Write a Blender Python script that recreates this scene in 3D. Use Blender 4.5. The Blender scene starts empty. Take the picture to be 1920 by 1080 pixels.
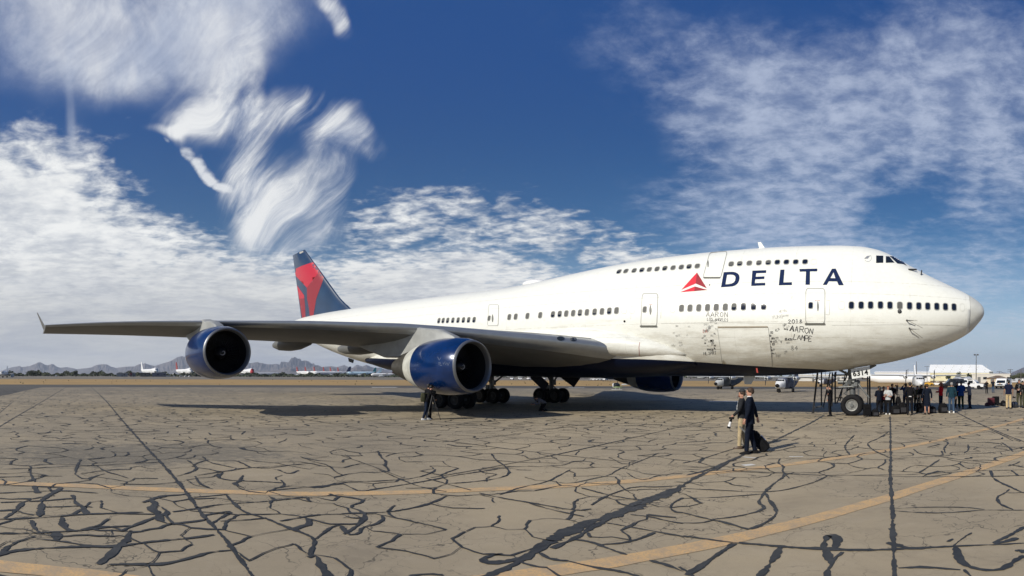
import bpy, bmesh, math, random
from math import sin, cos, tan, pi, radians, atan2, sqrt, hypot, exp
from mathutils import Vector, Matrix
from mathutils.bvhtree import BVHTree
from mathutils.geometry import delaunay_2d_cdt
SC = bpy.context.scene
COL = SC.collection
random.seed(7)

# ------------------------------------------------------------------ camera: a hand-held phone panorama (cylindrical sweep)
F, FV, XC, HY, CAMH = 1053.0, 1004.0, 1688.0, 704.1, 2.29
cd = bpy.data.cameras.new('camera')
cam = bpy.data.objects.new('camera', cd)
COL.objects.link(cam)
SC.camera = cam
cd.type = 'PANO'
cd.panorama_type = 'CENTRAL_CYLINDRICAL'
cd.central_cylindrical_range_u_min = -960 / F
cd.central_cylindrical_range_u_max = 960 / F
cd.central_cylindrical_range_v_min = -(1080 - HY) / FV
cd.central_cylindrical_range_v_max = HY / FV
cd.central_cylindrical_radius = 1.0
cd.clip_start = 0.1
cd.clip_end = 60000
AZ0 = (960 - XC) / F
CR = Matrix.Rotation(-AZ0, 3, 'Z') @ Matrix.Rotation(pi / 2, 3, 'X') @ Matrix.Rotation(0.0032, 3, 'Z')
cam.matrix_world = Matrix.Translation((0, 0, CAMH)) @ CR.to_4x4()

# ------------------------------------------------------------------ sun
SUN_EL = radians(33)
SUN_DIR = Vector((-0.27, -0.963, 0)).normalized() * cos(SUN_EL) + Vector((0, 0, sin(SUN_EL)))
ld = bpy.data.lights.new('sun', 'SUN')
ld.energy = 4.9
ld.angle = radians(0.53)
ld.color = (1.0, 0.95, 0.84)
sun = bpy.data.objects.new('sun', ld)
COL.objects.link(sun)
sun.rotation_euler = SUN_DIR.to_track_quat('Z', 'Y').to_euler()

# ------------------------------------------------------------------ node helpers
class Sk:
    def __init__(s, nt, o): s.nt, s.o = nt, o
    def _m(s, op, *a):
        n = s.nt.nodes.new('ShaderNodeMath'); n.operation = op
        for i, v in enumerate((s,) + a):
            if isinstance(v, Sk): s.nt.links.new(v.o, n.inputs[i])
            else: n.inputs[i].default_value = v
        return Sk(s.nt, n.outputs[0])
    def __add__(s, b): return s._m('ADD', b)
    __radd__ = __add__
    def __mul__(s, b): return s._m('MULTIPLY', b)
    __rmul__ = __mul__
    def __sub__(s, b): return s._m('SUBTRACT', b)
    def __rsub__(s, b): return (s * -1.0) + b
    def __truediv__(s, b): return s._m('DIVIDE', b)
    def mx(s, b): return s._m('MAXIMUM', b)
    def mn(s, b): return s._m('MINIMUM', b)
    def pw(s, b): return s._m('POWER', b)
    def abs(s): return s._m('ABSOLUTE')
    def frac(s): return s._m('FRACT')
    def gt(s, b): return s._m('GREATER_THAN', b)
    def lt(s, b): return s._m('LESS_THAN', b)
    def ss(s, a, b, c=0.0, d=1.0):
        n = s.nt.nodes.new('ShaderNodeMapRange'); n.interpolation_type = 'SMOOTHSTEP'
        s.nt.links.new(s.o, n.inputs[0])
        for i, v in enumerate((a, b, c, d)): n.inputs[i + 1].default_value = v
        return Sk(s.nt, n.outputs[0])

def link(nt, v, inp):
    if isinstance(v, Sk): nt.links.new(v.o, inp)
    else:
        try: inp.default_value = v
        except Exception: inp.default_value = tuple(v) + (1.0,)
def xyz(nt, x, y, z=0.0):
    n = nt.nodes.new('ShaderNodeCombineXYZ')
    for i, v in enumerate((x, y, z)): link(nt, v, n.inputs[i])
    return Sk(nt, n.outputs[0])
def sep(nt, v):
    n = nt.nodes.new('ShaderNodeSeparateXYZ'); nt.links.new(v.o, n.inputs[0])
    return [Sk(nt, o) for o in n.outputs]
def noise(nt, v, scale, detail=4, rough=.55, dist=0.0, col=False):
    n = nt.nodes.new('ShaderNodeTexNoise')
    if v is not None: nt.links.new(v.o, n.inputs['Vector'])
    n.inputs['Scale'].default_value = scale; n.inputs['Detail'].default_value = detail
    n.inputs['Roughness'].default_value = rough; n.inputs['Distortion'].default_value = dist
    return Sk(nt, n.outputs['Color' if col else 'Fac'])
def mapping(nt, v, loc=(0, 0, 0), rot=0.0, sc=(1, 1, 1), typ='POINT'):
    n = nt.nodes.new('ShaderNodeMapping'); n.vector_type = typ
    nt.links.new(v.o, n.inputs[0])
    if n.inputs.get('Location'): n.inputs['Location'].default_value = loc
    n.inputs['Rotation'].default_value = (0, 0, rot); n.inputs['Scale'].default_value = sc
    return Sk(nt, n.outputs[0])
def mix(nt, f, a, b, mode='MIX'):
    n = nt.nodes.new('ShaderNodeMix'); n.data_type = 'RGBA'; n.blend_type = mode
    link(nt, f, n.inputs[0])
    for v, i in ((a, 6), (b, 7)):
        if isinstance(v, Sk): nt.links.new(v.o, n.inputs[i])
        else: n.inputs[i].default_value = (v[0], v[1], v[2], 1)
    return Sk(nt, n.outputs[2])
def vadd(nt, a, b, k=1.0):
    n = nt.nodes.new('ShaderNodeVectorMath'); n.operation = 'MULTIPLY_ADD'
    nt.links.new(b.o, n.inputs[0]); n.inputs[1].default_value = (k, k, k); nt.links.new(a.o, n.inputs[2])
    return Sk(nt, n.outputs[0])

# ------------------------------------------------------------------ world: sky and clouds
w = bpy.data.worlds.new('World'); SC.world = w; w.use_nodes = True
nt = w.node_tree; nt.nodes.clear()
out = nt.nodes.new('ShaderNodeOutputWorld'); bg = nt.nodes.new('ShaderNodeBackground')
nt.links.new(bg.outputs[0], out.inputs[0])
sky = nt.nodes.new('ShaderNodeTexSky'); sky.sky_type = 'NISHITA'; sky.sun_disc = False
sky.sun_elevation = SUN_EL; sky.sun_rotation = atan2(SUN_DIR.x, SUN_DIR.y)
sky.air_density = 1.0; sky.dust_density = 0.35; sky.ozone_density = 2.2
hs = nt.nodes.new('ShaderNodeHueSaturation'); nt.links.new(sky.outputs[0], hs.inputs['Color'])
hs.inputs['Saturation'].default_value = 1.36; hs.inputs['Value'].default_value = SKYV = 0.07
tc = nt.nodes.new('ShaderNodeTexCoord')
D = Sk(nt, tc.outputs['Generated'])
dx, dy, dz = sep(nt, D)
hyp = (dx * dx + dy * dy).pw(0.5).mx(0.02)
az = dx._m('ARCTAN2', dy)
U = az * (F / 1000) + XC / 1000            # along the horizon, thousandths
V = (dz / hyp) * (-FV / 1000) + HY / 1000  # 0.704 at the horizon, falling upwards
P0 = xyz(nt, U, V)
wn = noise(nt, P0, 2.2, 3, .5, 0, True)
wv = nt.nodes.new('ShaderNodeVectorMath'); wv.operation = 'SUBTRACT'; nt.links.new(wn.o, wv.inputs[0]); wv.inputs[1].default_value = (.5, .5, .5)
wns = noise(nt, P0, 7.0, 3, .55, 0, True)
wv2 = nt.nodes.new('ShaderNodeVectorMath'); wv2.operation = 'SUBTRACT'; nt.links.new(wns.o, wv2.inputs[0]); wv2.inputs[1].default_value = (.5, .5, .5)
P = vadd(nt, P0, Sk(nt, wv.outputs[0]), 0.11)
Pb = vadd(nt, P, Sk(nt, wv2.outputs[0]), 0.075)
def blob(pos, cx, cy, sx, sy, rot=0.0, amp=1.0, soft=0.15):
    m = mapping(nt, pos, (cx / 1000, cy / 1000, 0), radians(rot), (sx / 1000, sy / 1000, 1), 'TEXTURE')
    n = nt.nodes.new('ShaderNodeVectorMath'); n.operation = 'LENGTH'; nt.links.new(m.o, n.inputs[0])
    return Sk(nt, n.outputs['Value']).ss(1.0, soft, 0.0, amp)
def blobs(pos, L):
    r = None
    for b in L:
        g = blob(pos, *b)
        r = g if r is None else r.mx(g)
    return r
def bsum(pos, L):
    r = None
    for b in L:
        g = blob(pos, *b)
        r = g if r is None else r + g
    return r
# cirrus veil and the feathered swirl (cx, cy, radius x, radius y, rotation, strength)
m1 = bsum(Pb, [(300, -20, 420, 230, 0, .85), (40, 70, 360, 170, 15, .78), (230, 100, 300, 150, 10, .55), (350, 120, 230, 130, -20, .45), (440, 40, 150, 210, 20, .5), (520, 20, 160, 90, 0, .28)])
m1b = bsum(Pb, [(400, 190, 60, 170, 20, .62), (452, 120, 40, 130, 30, .75), (474, 170, 34, 100, 8, .5), (345, 180, 90, 120, 25, .3),
                (430, 232, 190, 58, -8, .72), (600, 222, 150, 72, 18, .68), (668, 262, 90, 50, 30, .55), (480, 290, 100, 110, 0, .5), (575, 330, 58, 190, 38, .6),
                (495, 390, 110, 110, 0, .5), (460, 345, 80, 140, 0, .4), (545, 430, 200, 90, -20, .6), (612, 380, 42, 110, 32, .55), (350, 256, 120, 20, -8, .5), (620, 320, 50, 60, 40, .3),
                (638, 25, 34, 80, -20, .7), (620, -10, 60, 30, 0, .45)])
wl = noise(nt, P0, 3.4, 2, .5, 0, True)
wvl = nt.nodes.new('ShaderNodeVectorMath'); wvl.operation = 'SUBTRACT'; nt.links.new(wl.o, wvl.inputs[0]); wvl.inputs[1].default_value = (.5, .5, .5)
Pf = vadd(nt, P, Sk(nt, wvl.outputs[0]), 0.22)
m1c = bsum(P0, [(131, 215, 15, 130, -3, .38), (127, 135, 34, 70, 10, .35), (142, 320, 55, 160, 0, .3)])
fx = mapping(nt, Pf, (0, 0, 0), radians(-38), (1.0, 1.0, 1))
fx = mapping(nt, fx, (0, 0, 0), 0, (13.0, 2.7, 1))
feather = noise(nt, fx, 1.0, 11, .62, .55)
fy = mapping(nt, P, (0, 0, 0), radians(-50), (4.5, 2.2, 1))
veil = noise(nt, fy, 1.0, 11, .62, .4)
soft = noise(nt, P, 4.5, 11, .66, .25)
d1 = (m1 + ((veil - .5) * 1.1 + (soft - .5) * 1.7) * m1.mn(.75) - .20).ss(-.16, 1.25, 0, .90)
d1b = (m1b * .95 + ((feather - .5) * 3.6 + (soft - .5) * 1.5) * m1b.mn(.75) - .24).ss(-.10, 1.05, 0, .95)
fe2 = noise(nt, mapping(nt, mapping(nt, Pf, (0, 0, 0), radians(-38), (1, 1, 1)), (3, 1, 0), 0, (34, 6, 1)), 1.0, 8, .62, .3)
d1b = d1b * (feather * .5 + fe2 * .5).ss(.34, .60, .42, 1.0)
d1 = d1 * (soft * .6 + fe2 * .4).ss(.34, .62, .60, 1.0)
d1c = (m1c * 1.0 + (veil - .5) * .8 * m1c).ss(.05, 1.1, 0, .72)
# altocumulus field: flat layer seen in perspective
inv = (dz.mx(0.0) + 0.055)
Q = xyz(nt, dx / inv, dy / inv)
puff = noise(nt, Q, 8.5, 8, .58, .25)
puff2 = noise(nt, Q, 2.6, 5, .55, .3)
big = noise(nt, Q, .9, 3, .5)
m2 = blobs(P, [(0, 640, 760, 420, 8, 1.7), (40, 470, 420, 300, 20, 1.55), (230, 470, 330, 150, 18, 1.15), (90, 330, 300, 160, 20, .85), (420, 590, 620, 200, 6, 1.6), (330, 470, 240, 120, 20, .95),
               (840, 590, 640, 230, 6, 1.22), (800, 420, 290, 140, 0, .74), (1010, 430, 220, 110, 10, .72), (1180, 490, 260, 130, 16, .70), (1500, 690, 760, 120, 0, .62), (1250, 600, 380, 160, 10, .95)])
d2 = (m2 * 1.15 + (puff - .5) * 1.7 + (puff2 - .5) * 1.15 - .52).ss(-.10, .72, 0, 1.0) * m2.ss(.04, .5)
d2 = d2.mx(V.ss(.47, .66) * U.ss(1.20, .55) * .96)
# small hard-edged puff
m4 = blobs(Pb, [(352, 298, 30, 17, 40, 1), (372, 316, 34, 20, 35, 1), (398, 330, 42, 20, 15, 1), (425, 344, 34, 18, 25, 1), (242, 243, 20, 8, 0, .55), (310, 279, 18, 7, 0, .55)])
d4 = (m4 + (soft - .5) * 2.6 + (puff - .5) * 1.4 - .18).ss(.05, .95, 0, .92) * m4.ss(.05, .4)
# thin broken veil over the right half
m3 = bsum(P, [(1480, 330, 420, 260, 60, .62), (1560, 230, 380, 220, 0, .42), (1860, 160, 380, 320, 0, .62), (1330, 150, 420, 210, 20, .27), (1780, 330, 260, 120, -10, .3), (1480, 420, 360, 110, 5, .42),
              (1760, 120, 320, 180, 10, .3), (1120, 60, 330, 150, 10, .12), (1880, 300, 220, 170, 0, .35), (1880, 480, 340, 90, -8, .62), (1700, 560, 420, 90, 0, .5), (1880, 620, 420, 60, -4, .6), (1300, 400, 260, 90, 10, .3)])
pv = noise(nt, Q, 7.5, 11, .66, .2)
pv2 = noise(nt, Q, 2.0, 5, .55, .3)
m3h = blobs(P, [(1740, 350, 200, 58, -25, .55), (1660, 335, 90, 36, -10, .3), (1840, 330, 90, 40, 0, .3)])
d3 = ((m3 - m3h) * .95 + (pv - .5) * 1.5 + (pv2 - .5) * 1.3 - .27).ss(-.25, 1.0, 0, .64) * m3.ss(.02, .45)
d3 = d3 * (puff * .5 + pv * .5).ss(.36, .62, .55, 1.18)
# hidden part of the sky (behind the camera): broken cloud of the same layer
back = az.abs().gt(1.75)
d5 = (big + puff2 * .6).ss(.9, 1.25, 0, .25) * back
# shading of the cloud
shd = noise(nt, Q, 2.0, 7, .62, .3)
hor = V.ss(.38, .60)                      # towards the horizon
left = U.ss(1.30, .40)
strat = noise(nt, mapping(nt, P, (0, 0, 0), radians(-2), (2.6, 17.0, 1)), 1.0, 8, .6, .5)
greys = mix(nt, strat.ss(.36, .66), (.42, .445, .49), (.70, .70, .67))
ccol = mix(nt, (shd * .6 + puff * .4).ss(.36, .62), (.55, .585, .64), (.93, .94, .93))
ccol = mix(nt, V.ss(.44, .64) * left * .85, ccol, greys)
vcol = mix(nt, veil.ss(.35, .65), (.47, .53, .66), (.82, .84, .87))
rcol = (.56, .63, .78)
base = Sk(nt, hs.outputs[0])
base = mix(nt, V.ss(.64, .05) * .76, base, (.011, .068, .27))
hz = V.ss(.42, .70)
base = mix(nt, hz * .66, base, (.50, .66, .86))
base = mix(nt, V.ss(.60, .715) * .7, base, (.70, .82, .92))
c = mix(nt, d3, base, mix(nt, hz, rcol, (.62, .70, .80)))
c = mix(nt, d1, c, vcol)
c = mix(nt, d1c, c, vcol)
c = mix(nt, d1b, c, mix(nt, feather.ss(.3, .62), (.50, .56, .68), (.90, .91, .91)))
c = mix(nt, d2.mx(d5), c, ccol)
c = mix(nt, d4, c, (.80, .82, .85))
nt.links.new(c.o, bg.inputs['Color'])
bg.inputs['Strength'].default_value = 1.0
w.cycles.sampling_method = 'MANUAL'; w.cycles.sample_map_resolution = 1024
SC.view_settings.view_transform = 'Standard'
SC.view_settings.look = 'None'
SC.view_settings.exposure = 0.0
SC.view_settings.gamma = 1.0
SC.cycles.max_bounces = 6
SC.cycles.use_denoising = True
SC.cycles.sample_clamp_indirect = 5.0

# ------------------------------------------------------------------ pixel <-> world helpers used to read positions off the photograph
def ray(px, py):
    a = (px - 960) / F; v = (HY - py) / FV
    return (CR @ Vector((sin(a), v, -cos(a)))).normalized()
CAMP = Vector((0, 0, CAMH))
def gnd(px, py, z=0.0):
    d = ray(px, py); t = (z - CAMH) / d.z
    p = CAMP + d * t
    return Vector((p.x, p.y, z))
def at(px, dist, z=0.0):
    d = ray(px, HY); a = atan2(d.x, d.y)
    return Vector((sin(a) * dist, cos(a) * dist, z))
def elev(px, py, dist):          # height seen at that pixel row at a ground distance
    d = ray(px, py); return CAMH + d.z / hypot(d.x, d.y) * dist
def azim(px): d = ray(px, HY); return atan2(d.x, d.y)
# ------------------------------------------------------------------ mesh helpers
class MB:
    def __init__(s): s.v, s.f, s.m = [], [], []
    def add(s, vs, fs, mi=0):
        n = len(s.v); s.v += [tuple(v) for v in vs]
        s.f += [tuple(i + n for i in f) for f in fs]; s.m += [mi] * len(fs)
        return s
    def box(s, c, h, mi=0, rz=0.0, tilt=None):
        vs = []
        for dz in (-1, 1):
            for dx_, dy_ in ((-1, -1), (1, -1), (1, 1), (-1, 1)):
                p = Vector((dx_ * h[0], dy_ * h[1], dz * h[2]))
                if tilt is not None: p = tilt @ p
                if rz: p = Matrix.Rotation(rz, 3, 'Z') @ p
                vs.append(p + Vector(c))
        return s.add(vs, [(3, 2, 1, 0), (4, 5, 6, 7), (0, 1, 5, 4), (1, 2, 6, 5), (2, 3, 7, 6), (3, 0, 4, 7)], mi)
    def loft(s, rings, mi=0, caps=True, closed=True):
        n = len(rings[0]); vs = [p for r in rings for p in r]; fs = []
        for i in range(len(rings) - 1):
            for j in range(n if closed else n - 1):
                k = (j + 1) % n
                fs.append((i * n + j, i * n + k, (i + 1) * n + k, (i + 1) * n + j))
        if caps and closed:
            fs.append(tuple(range(n))[::-1]); fs.append(tuple((len(rings) - 1) * n + j for j in range(n)))
        return s.add(vs, fs, mi)
    def tube(s, pts, rs, n=8, mi=0, caps=True, flat=1.0):
        pts = [Vector(p) for p in pts]
        if not isinstance(rs, (list, tuple)): rs = [rs] * len(pts)
        rings = []; up0 = None
        for i, p in enumerate(pts):
            t = (pts[min(i + 1, len(pts) - 1)] - pts[max(i - 1, 0)]).normalized()
            if up0 is None: up0 = Vector((0, 0, 1)) if abs(t.z) < .9 else Vector((1, 0, 0))
            a = t.cross(up0).normalized(); b = a.cross(t).normalized(); up0 = b
            rings.append([p + a * cos(2 * pi * k / n) * rs[i] + b * sin(2 * pi * k / n) * rs[i] * flat for k in range(n)])
        return s.loft(rings, mi, caps)
    def ell(s, c, r, mi=0, nu=10, nv=7, rot=None):
        rings = []
        for i in range(nv + 1):
            a = -pi / 2 + pi * i / nv; a = max(-pi / 2 + .02, min(pi / 2 - .02, a))
            ring = []
            for k in range(nu):
                p = Vector((cos(a) * cos(2 * pi * k / nu) * r[0], cos(a) * sin(2 * pi * k / nu) * r[1], sin(a) * r[2]))
                if rot is not None: p = rot @ p
                ring.append(p + Vector(c))
            rings.append(ring)
        return s.loft(rings, mi)
    def lathe(s, prof, base, axis='x', n=32, mi=0, caps=False, mis=None):
        rings = []
        for (t, r) in prof:
            ring = []
            for k in range(n):
                a = 2 * pi * k / n
                if axis == 'x': p = (base[0] + t, base[1] + r * cos(a), base[2] + r * sin(a))
                elif axis == 'y': p = (base[0] + r * cos(a), base[1] + t, base[2] + r * sin(a))
                else: p = (base[0] + r * cos(a), base[1] + r * sin(a), base[2] + t)
                ring.append(p)
            rings.append(ring)
        if mis:
            for i in range(len(rings) - 1): s.loft(rings[i:i + 2], mis[i], False)
        else: s.loft(rings, mi, caps)
        return s
    def prism(s, poly, axis, lo, hi, mi=0):     # polygon in the two other axes, extruded
        def P_(a, b, t): return {'x': (t, a, b), 'y': (a, t, b), 'z': (a, b, t)}[axis]
        n = len(poly)
        vs = [P_(a, b, lo) for a, b in poly] + [P_(a, b, hi) for a, b in poly]
        fs = [tuple(range(n))[::-1], tuple(range(n, 2 * n))] + [(i, (i + 1) % n, n + (i + 1) % n, n + i) for i in range(n)]
        return s.add(vs, fs, mi)
    def xf(s, M):
        s.v = [tuple(M @ Vector(v)) for v in s.v]; return s

def mkmesh(name, mb, mats, smooth=True, angle=40):
    me = bpy.data.meshes.new(name); me.from_pydata(mb.v, [], mb.f)
    for m in (mats if isinstance(mats, (list, tuple)) else [mats]): me.materials.append(m)
    me.polygons.foreach_set('material_index', mb.m)
    bm = bmesh.new(); bm.from_mesh(me); bmesh.ops.recalc_face_normals(bm, faces=bm.faces)
    if smooth:
        for f in bm.faces: f.smooth = True
        for e in bm.edges:
            if len(e.link_faces) == 2 and e.calc_face_angle(0) > radians(angle): e.smooth = False
    bm.to_mesh(me); bm.free(); me.update()
    return me
def obj(name, mb, mats, parent=None, world=True, smooth=True, angle=40, label=None):
    """one mesh object; with world=True vertices are world coordinates and are moved into the parent's frame"""
    if parent is not None and world:
        L = Vector(parent.location); q = parent.parent
        while q is not None: L += Vector(q.location); q = q.parent
        mb.v = [(v[0] - L.x, v[1] - L.y, v[2] - L.z) for v in mb.v]
    o = bpy.data.objects.new(name, mkmesh(name, mb, mats, smooth, angle)); COL.objects.link(o)
    if parent is not None: o.parent = parent
    if label: o['label'] = label
    return o
def tag(o, label=None, cat=None, group=None, kind=None):
    if label: o['label'] = label
    if cat: o['category'] = cat
    if group: o['group'] = group
    if kind: o['kind'] = kind
    return o
def thing(name, label, cat, loc=(0, 0, 0), rz=0.0, group=None):
    o = bpy.data.objects.new(name, None); COL.objects.link(o); o.empty_display_size = .3
    o.location = loc; o.rotation_euler = (0, 0, rz)
    return tag(o, label, cat, group)
def dup(root, loc, rz, label, group=None):
    r = root.copy(); COL.objects.link(r); r.location = loc; r.rotation_euler = (0, 0, rz); r['label'] = label
    if group: r['group'] = group
    def rec(src, dst):
        for ch in src.children:
            c_ = ch.copy(); COL.objects.link(c_); c_.parent = dst; rec(ch, c_)
    rec(root, r)
    return r

# ------------------------------------------------------------------ materials
MATS = {}
def mat(name, col, rough=.6, metal=0.0, spec=.5, coat=0.0, var=0.0, vscale=3.0, bump=0.0, bscale=20.0):
    if name in MATS: return MATS[name]
    m = bpy.data.materials.new(name); m.use_nodes = True; nt = m.node_tree
    b = nt.nodes['Principled BSDF']
    b.inputs['Base Color'].default_value = (*col, 1); b.inputs['Roughness'].default_value = rough
    b.inputs['Metallic'].default_value = metal; b.inputs['Specular IOR Level'].default_value = spec
    b.inputs['Coat Weight'].default_value = coat; b.inputs['Coat Roughness'].default_value = .08
    if var or bump:
        t = Sk(nt, nt.nodes.new('ShaderNodeTexCoord').outputs['Object'])
        if var:
            n = noise(nt, t, vscale, 5, .6)
            c_ = mix(nt, n.ss(.3, .7), tuple(x * (1 - var) for x in col), tuple(min(1, x * (1 + var)) for x in col))
            nt.links.new(c_.o, b.inputs['Base Color'])
        if bump:
            bn = nt.nodes.new('ShaderNodeBump'); bn.inputs['Strength'].default_value = bump; bn.inputs['Distance'].default_value = .02
            nt.links.new(noise(nt, t, bscale, 4).o, bn.inputs['Height']); nt.links.new(bn.outputs[0], b.inputs['Normal'])
    MATS[name] = m
    return m
NAVY = (.006, .014, .045)
M_navy = mat('navy_paint', (.003, .006, .018), .5, spec=.2)
M_logo_navy = mat('navy_lettering', (.003, .014, .06), .65, spec=.15)
M_red = mat('logo_red', (.62, .012, .03), .4)
M_dred = mat('logo_dark_red', (.27, .012, .02), .4)
M_white = mat('white_paint', (.74, .74, .69), .35, coat=.2, var=.03)
M_whiteb = mat('plain_white_paint', (.70, .70, .70), .45)
M_rubber = mat('tyre_rubber', (.009, .009, .010), .8, spec=.2, var=.2)
M_rim = mat('wheel_rim', (.30, .30, .285), .5, .4)
M_steel = mat('gear_steel', (.12, .125, .125), .5, .4, var=.25)
M_dark = mat('dark_metal', (.03, .03, .032), .5, .3)
M_black = mat('black', (.006, .006, .007), .7, spec=.15)
M_glass = mat('dark_glass', (.010, .014, .020), .06, spec=.5)
M_grey = mat('light_grey_paint', (.45, .46, .45), .45, var=.06, vscale=1.2)
M_ltgrey = mat('pale_grey_paint', (.60, .61, .60), .4, var=.05)
M_alu = mat('bare_aluminium', (.62, .63, .65), .28, .85, var=.06, vscale=1.5)
M_line = mat('panel_gap', (.22, .22, .20), .8)
M_tick = mat('door_edge', (.30, .30, .28), .7)
M_ink = mat('marker_ink', (.03, .03, .035), .7)
M_inkf = mat('faded_marker_ink', (.30, .30, .28), .8)
M_inkr = mat('red_marker_ink', (.30, .03, .02), .7)

# ------------------------------------------------------------------ ground
def ground_mat(name, c1, c2, c3, sc=1.0, worn=True):
    m = bpy.data.materials.new(name); m.use_nodes = True; nt = m.node_tree; b = nt.nodes['Principled BSDF']
    g = nt.nodes.new('ShaderNodeNewGeometry'); p = Sk(nt, g.outputs['Position'])
    n1 = noise(nt, p, .16 * sc, 5, .6); n2 = noise(nt, p, 1.3 * sc, 6, .65); n3 = noise(nt, p, 60.0, 3, .7); n4 = noise(nt, p, 9.0, 4, .7)
    c_ = mix(nt, n1.ss(.36, .64), c1, c2)
    c_ = mix(nt, n2.ss(.42, .72) * .35, c_, c3)
    c_ = mix(nt, n4.ss(.45, .8) * .22, c_, tuple(x * .6 for x in c3))
    c_ = mix(nt, n3.ss(.35, .75) * .30, c_, tuple(x * .55 for x in c1))
    if worn:
        px, py, pz = sep(nt, p)
        # dark weathered strip where fine map cracking has been flushed with sealer
        d = ((px + 15.2).abs() / 2.9).ss(1.4, .3) * ((py - 3.6).abs() / 5.2).ss(1.3, .3)
        st = noise(nt, mapping(nt, p, (0, 0, 0), radians(8), (2.2, 1.6, 1)), 1.6, 8, .7)
        c_ = mix(nt, (d * .8 + (st - .5) * 2.6 - .2).ss(.1, .6) * d.ss(0, .4) * .55, c_, (.085, .085, .08))
        blot = noise(nt, p, .42, 7, .7, .5); c_ = mix(nt, blot.ss(.50, .70) * .34, c_, (.135, .115, .09)); lt = noise(nt, p, .8, 7, .7, .8); c_ = mix(nt, lt.ss(.54, .72) * .30, c_, (.42, .355, .265))
        wp = vadd(nt, p, noise(nt, p, 1.1, 4, .6, 0, True), 1.1)
        for sc_, wd_, st_ in ((.85, .012, .75), (2.1, .018, .45)):
            ve = nt.nodes.new('ShaderNodeTexVoronoi'); ve.feature = 'DISTANCE_TO_EDGE'; ve.inputs['Scale'].default_value = sc_; nt.links.new(wp.o, ve.inputs[0])
            hc = Sk(nt, ve.outputs['Distance']).ss(wd_, wd_ * .3) * noise(nt, p, .33, 4, .6).ss(.42, .56)
            c_ = mix(nt, hc * st_, c_, (.05, .047, .042))
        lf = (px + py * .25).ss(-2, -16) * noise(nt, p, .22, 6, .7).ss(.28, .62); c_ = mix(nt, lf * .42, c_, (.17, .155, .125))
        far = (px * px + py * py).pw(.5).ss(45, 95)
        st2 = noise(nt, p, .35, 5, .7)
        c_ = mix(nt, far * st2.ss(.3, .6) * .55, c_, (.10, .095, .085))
        vr = nt.nodes.new('ShaderNodeTexVoronoi'); vr.inputs['Scale'].default_value = 5.5; nt.links.new(p.o, vr.inputs[0])
        sp = Sk(nt, vr.outputs['Distance']).lt(.045) * noise(nt, p, .9, 3).gt(.52)
        c_ = mix(nt, sp * .6, c_, (.05, .045, .04))
    nt.links.new(c_.o, b.inputs['Base Color'])
    b.inputs['Roughness'].default_value = .9; b.inputs['Specular IOR Level'].default_value = .25
    bn = nt.nodes.new('ShaderNodeBump'); bn.inputs['Strength'].default_value = .35; bn.inputs['Distance'].default_value = .01
    nt.links.new((n3 + n2 * 1.5).o, bn.inputs['Height']); nt.links.new(bn.outputs[0], b.inputs['Normal'])
    return m
def sheet(name, poly, z, m, kind='structure'):
    mb = MB(); mb.add([(x, y, z) for x, y in poly], [tuple(range(len(poly)))])
    return tag(obj(name, mb, m, smooth=False), kind=kind)
# terrain to the horizon
mb = MB()
N_ = 48; R_ = [0, 200, 600, 1500, 4000, 9000, 13400]
mb.v = [(0, 0, -.02)]
for r in R_[1:]: mb.v += [(r * cos(2 * pi * k / N_), r * sin(2 * pi * k / N_), -.02) for k in range(N_)]
for k in range(N_): mb.f.append((0, 1 + k, 1 + (k + 1) % N_)); mb.m.append(0)
for i in range(len(R_) - 2):
    for k in range(N_):
        a_, b_ = 1 + i * N_ + k, 1 + i * N_ + (k + 1) % N_
        mb.f.append((a_, b_, b_ + N_, a_ + N_)); mb.m.append(0)
M_desert = ground_mat('desert_soil', (.20, .17, .135), (.17, .15, .12), (.13, .12, .09), .05, False)
tag(obj('ground', mb, M_desert, smooth=False), kind='structure')
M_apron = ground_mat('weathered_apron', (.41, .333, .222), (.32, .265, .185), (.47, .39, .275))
def arc(px0, px1, py, n=24):
    return [tuple(gnd(px0 + (px1 - px0) * i / n, py).xy) for i in range(n + 1)]
R1, R2, R3, R4 = 97., 118., 255., 420.
def ringpoly(r0, r1, a0=-2.1, a1=.9, n=60, z=0.0, name='x', m=None):
    mb = MB(); vs = []
    for i in range(n + 1):
        a = a0 + (a1 - a0) * i / n
        vs += [(sin(a) * r0, cos(a) * r0, z), (sin(a) * r1, cos(a) * r1, z)]
    fs = [(2 * i, 2 * i + 1, 2 * i + 3, 2 * i + 2) for i in range(n)]
    mb.add(vs, fs); return tag(obj(name, mb, m, smooth=False), kind='structure')
# apron disc (the pavement runs past the aircraft on all sides)
mb = MB(); N_ = 72
mb.v = [(0, 0, 0)]
for i, r in enumerate((30, R1)): mb.v += [(r * cos(2 * pi * k / N_), r * sin(2 * pi * k / N_), 0) for k in range(N_)]
for k in range(N_):
    mb.f.append((0, 1 + k, 1 + (k + 1) % N_)); a_, b_ = 1 + k, 1 + (k + 1) % N_; mb.f.append((a_, b_, b_ + N_, a_ + N_)); mb.m += [0, 0]
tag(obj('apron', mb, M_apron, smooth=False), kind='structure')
M_asph = ground_mat('dark_asphalt', (.085, .080, .073), (.10, .095, .086), (.13, .12, .105), .6, False)
M_taxi = ground_mat('taxiway_surface', (.21, .185, .15), (.175, .155, .125), (.16, .14, .11), .3, False)
M_grass = ground_mat('dry_grass', (.42, .27, .105), (.34, .225, .095), (.26, .185, .09), .25, False)
ringpoly(R1, R2 + 1, name='service_road', m=M_asph, z=-.004)
ringpoly(R2, R3, name='dry_grass_verge', m=M_grass, z=-.008)
ringpoly(R3, 900, name='far_taxiway', m=M_taxi, z=-.012)
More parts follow.
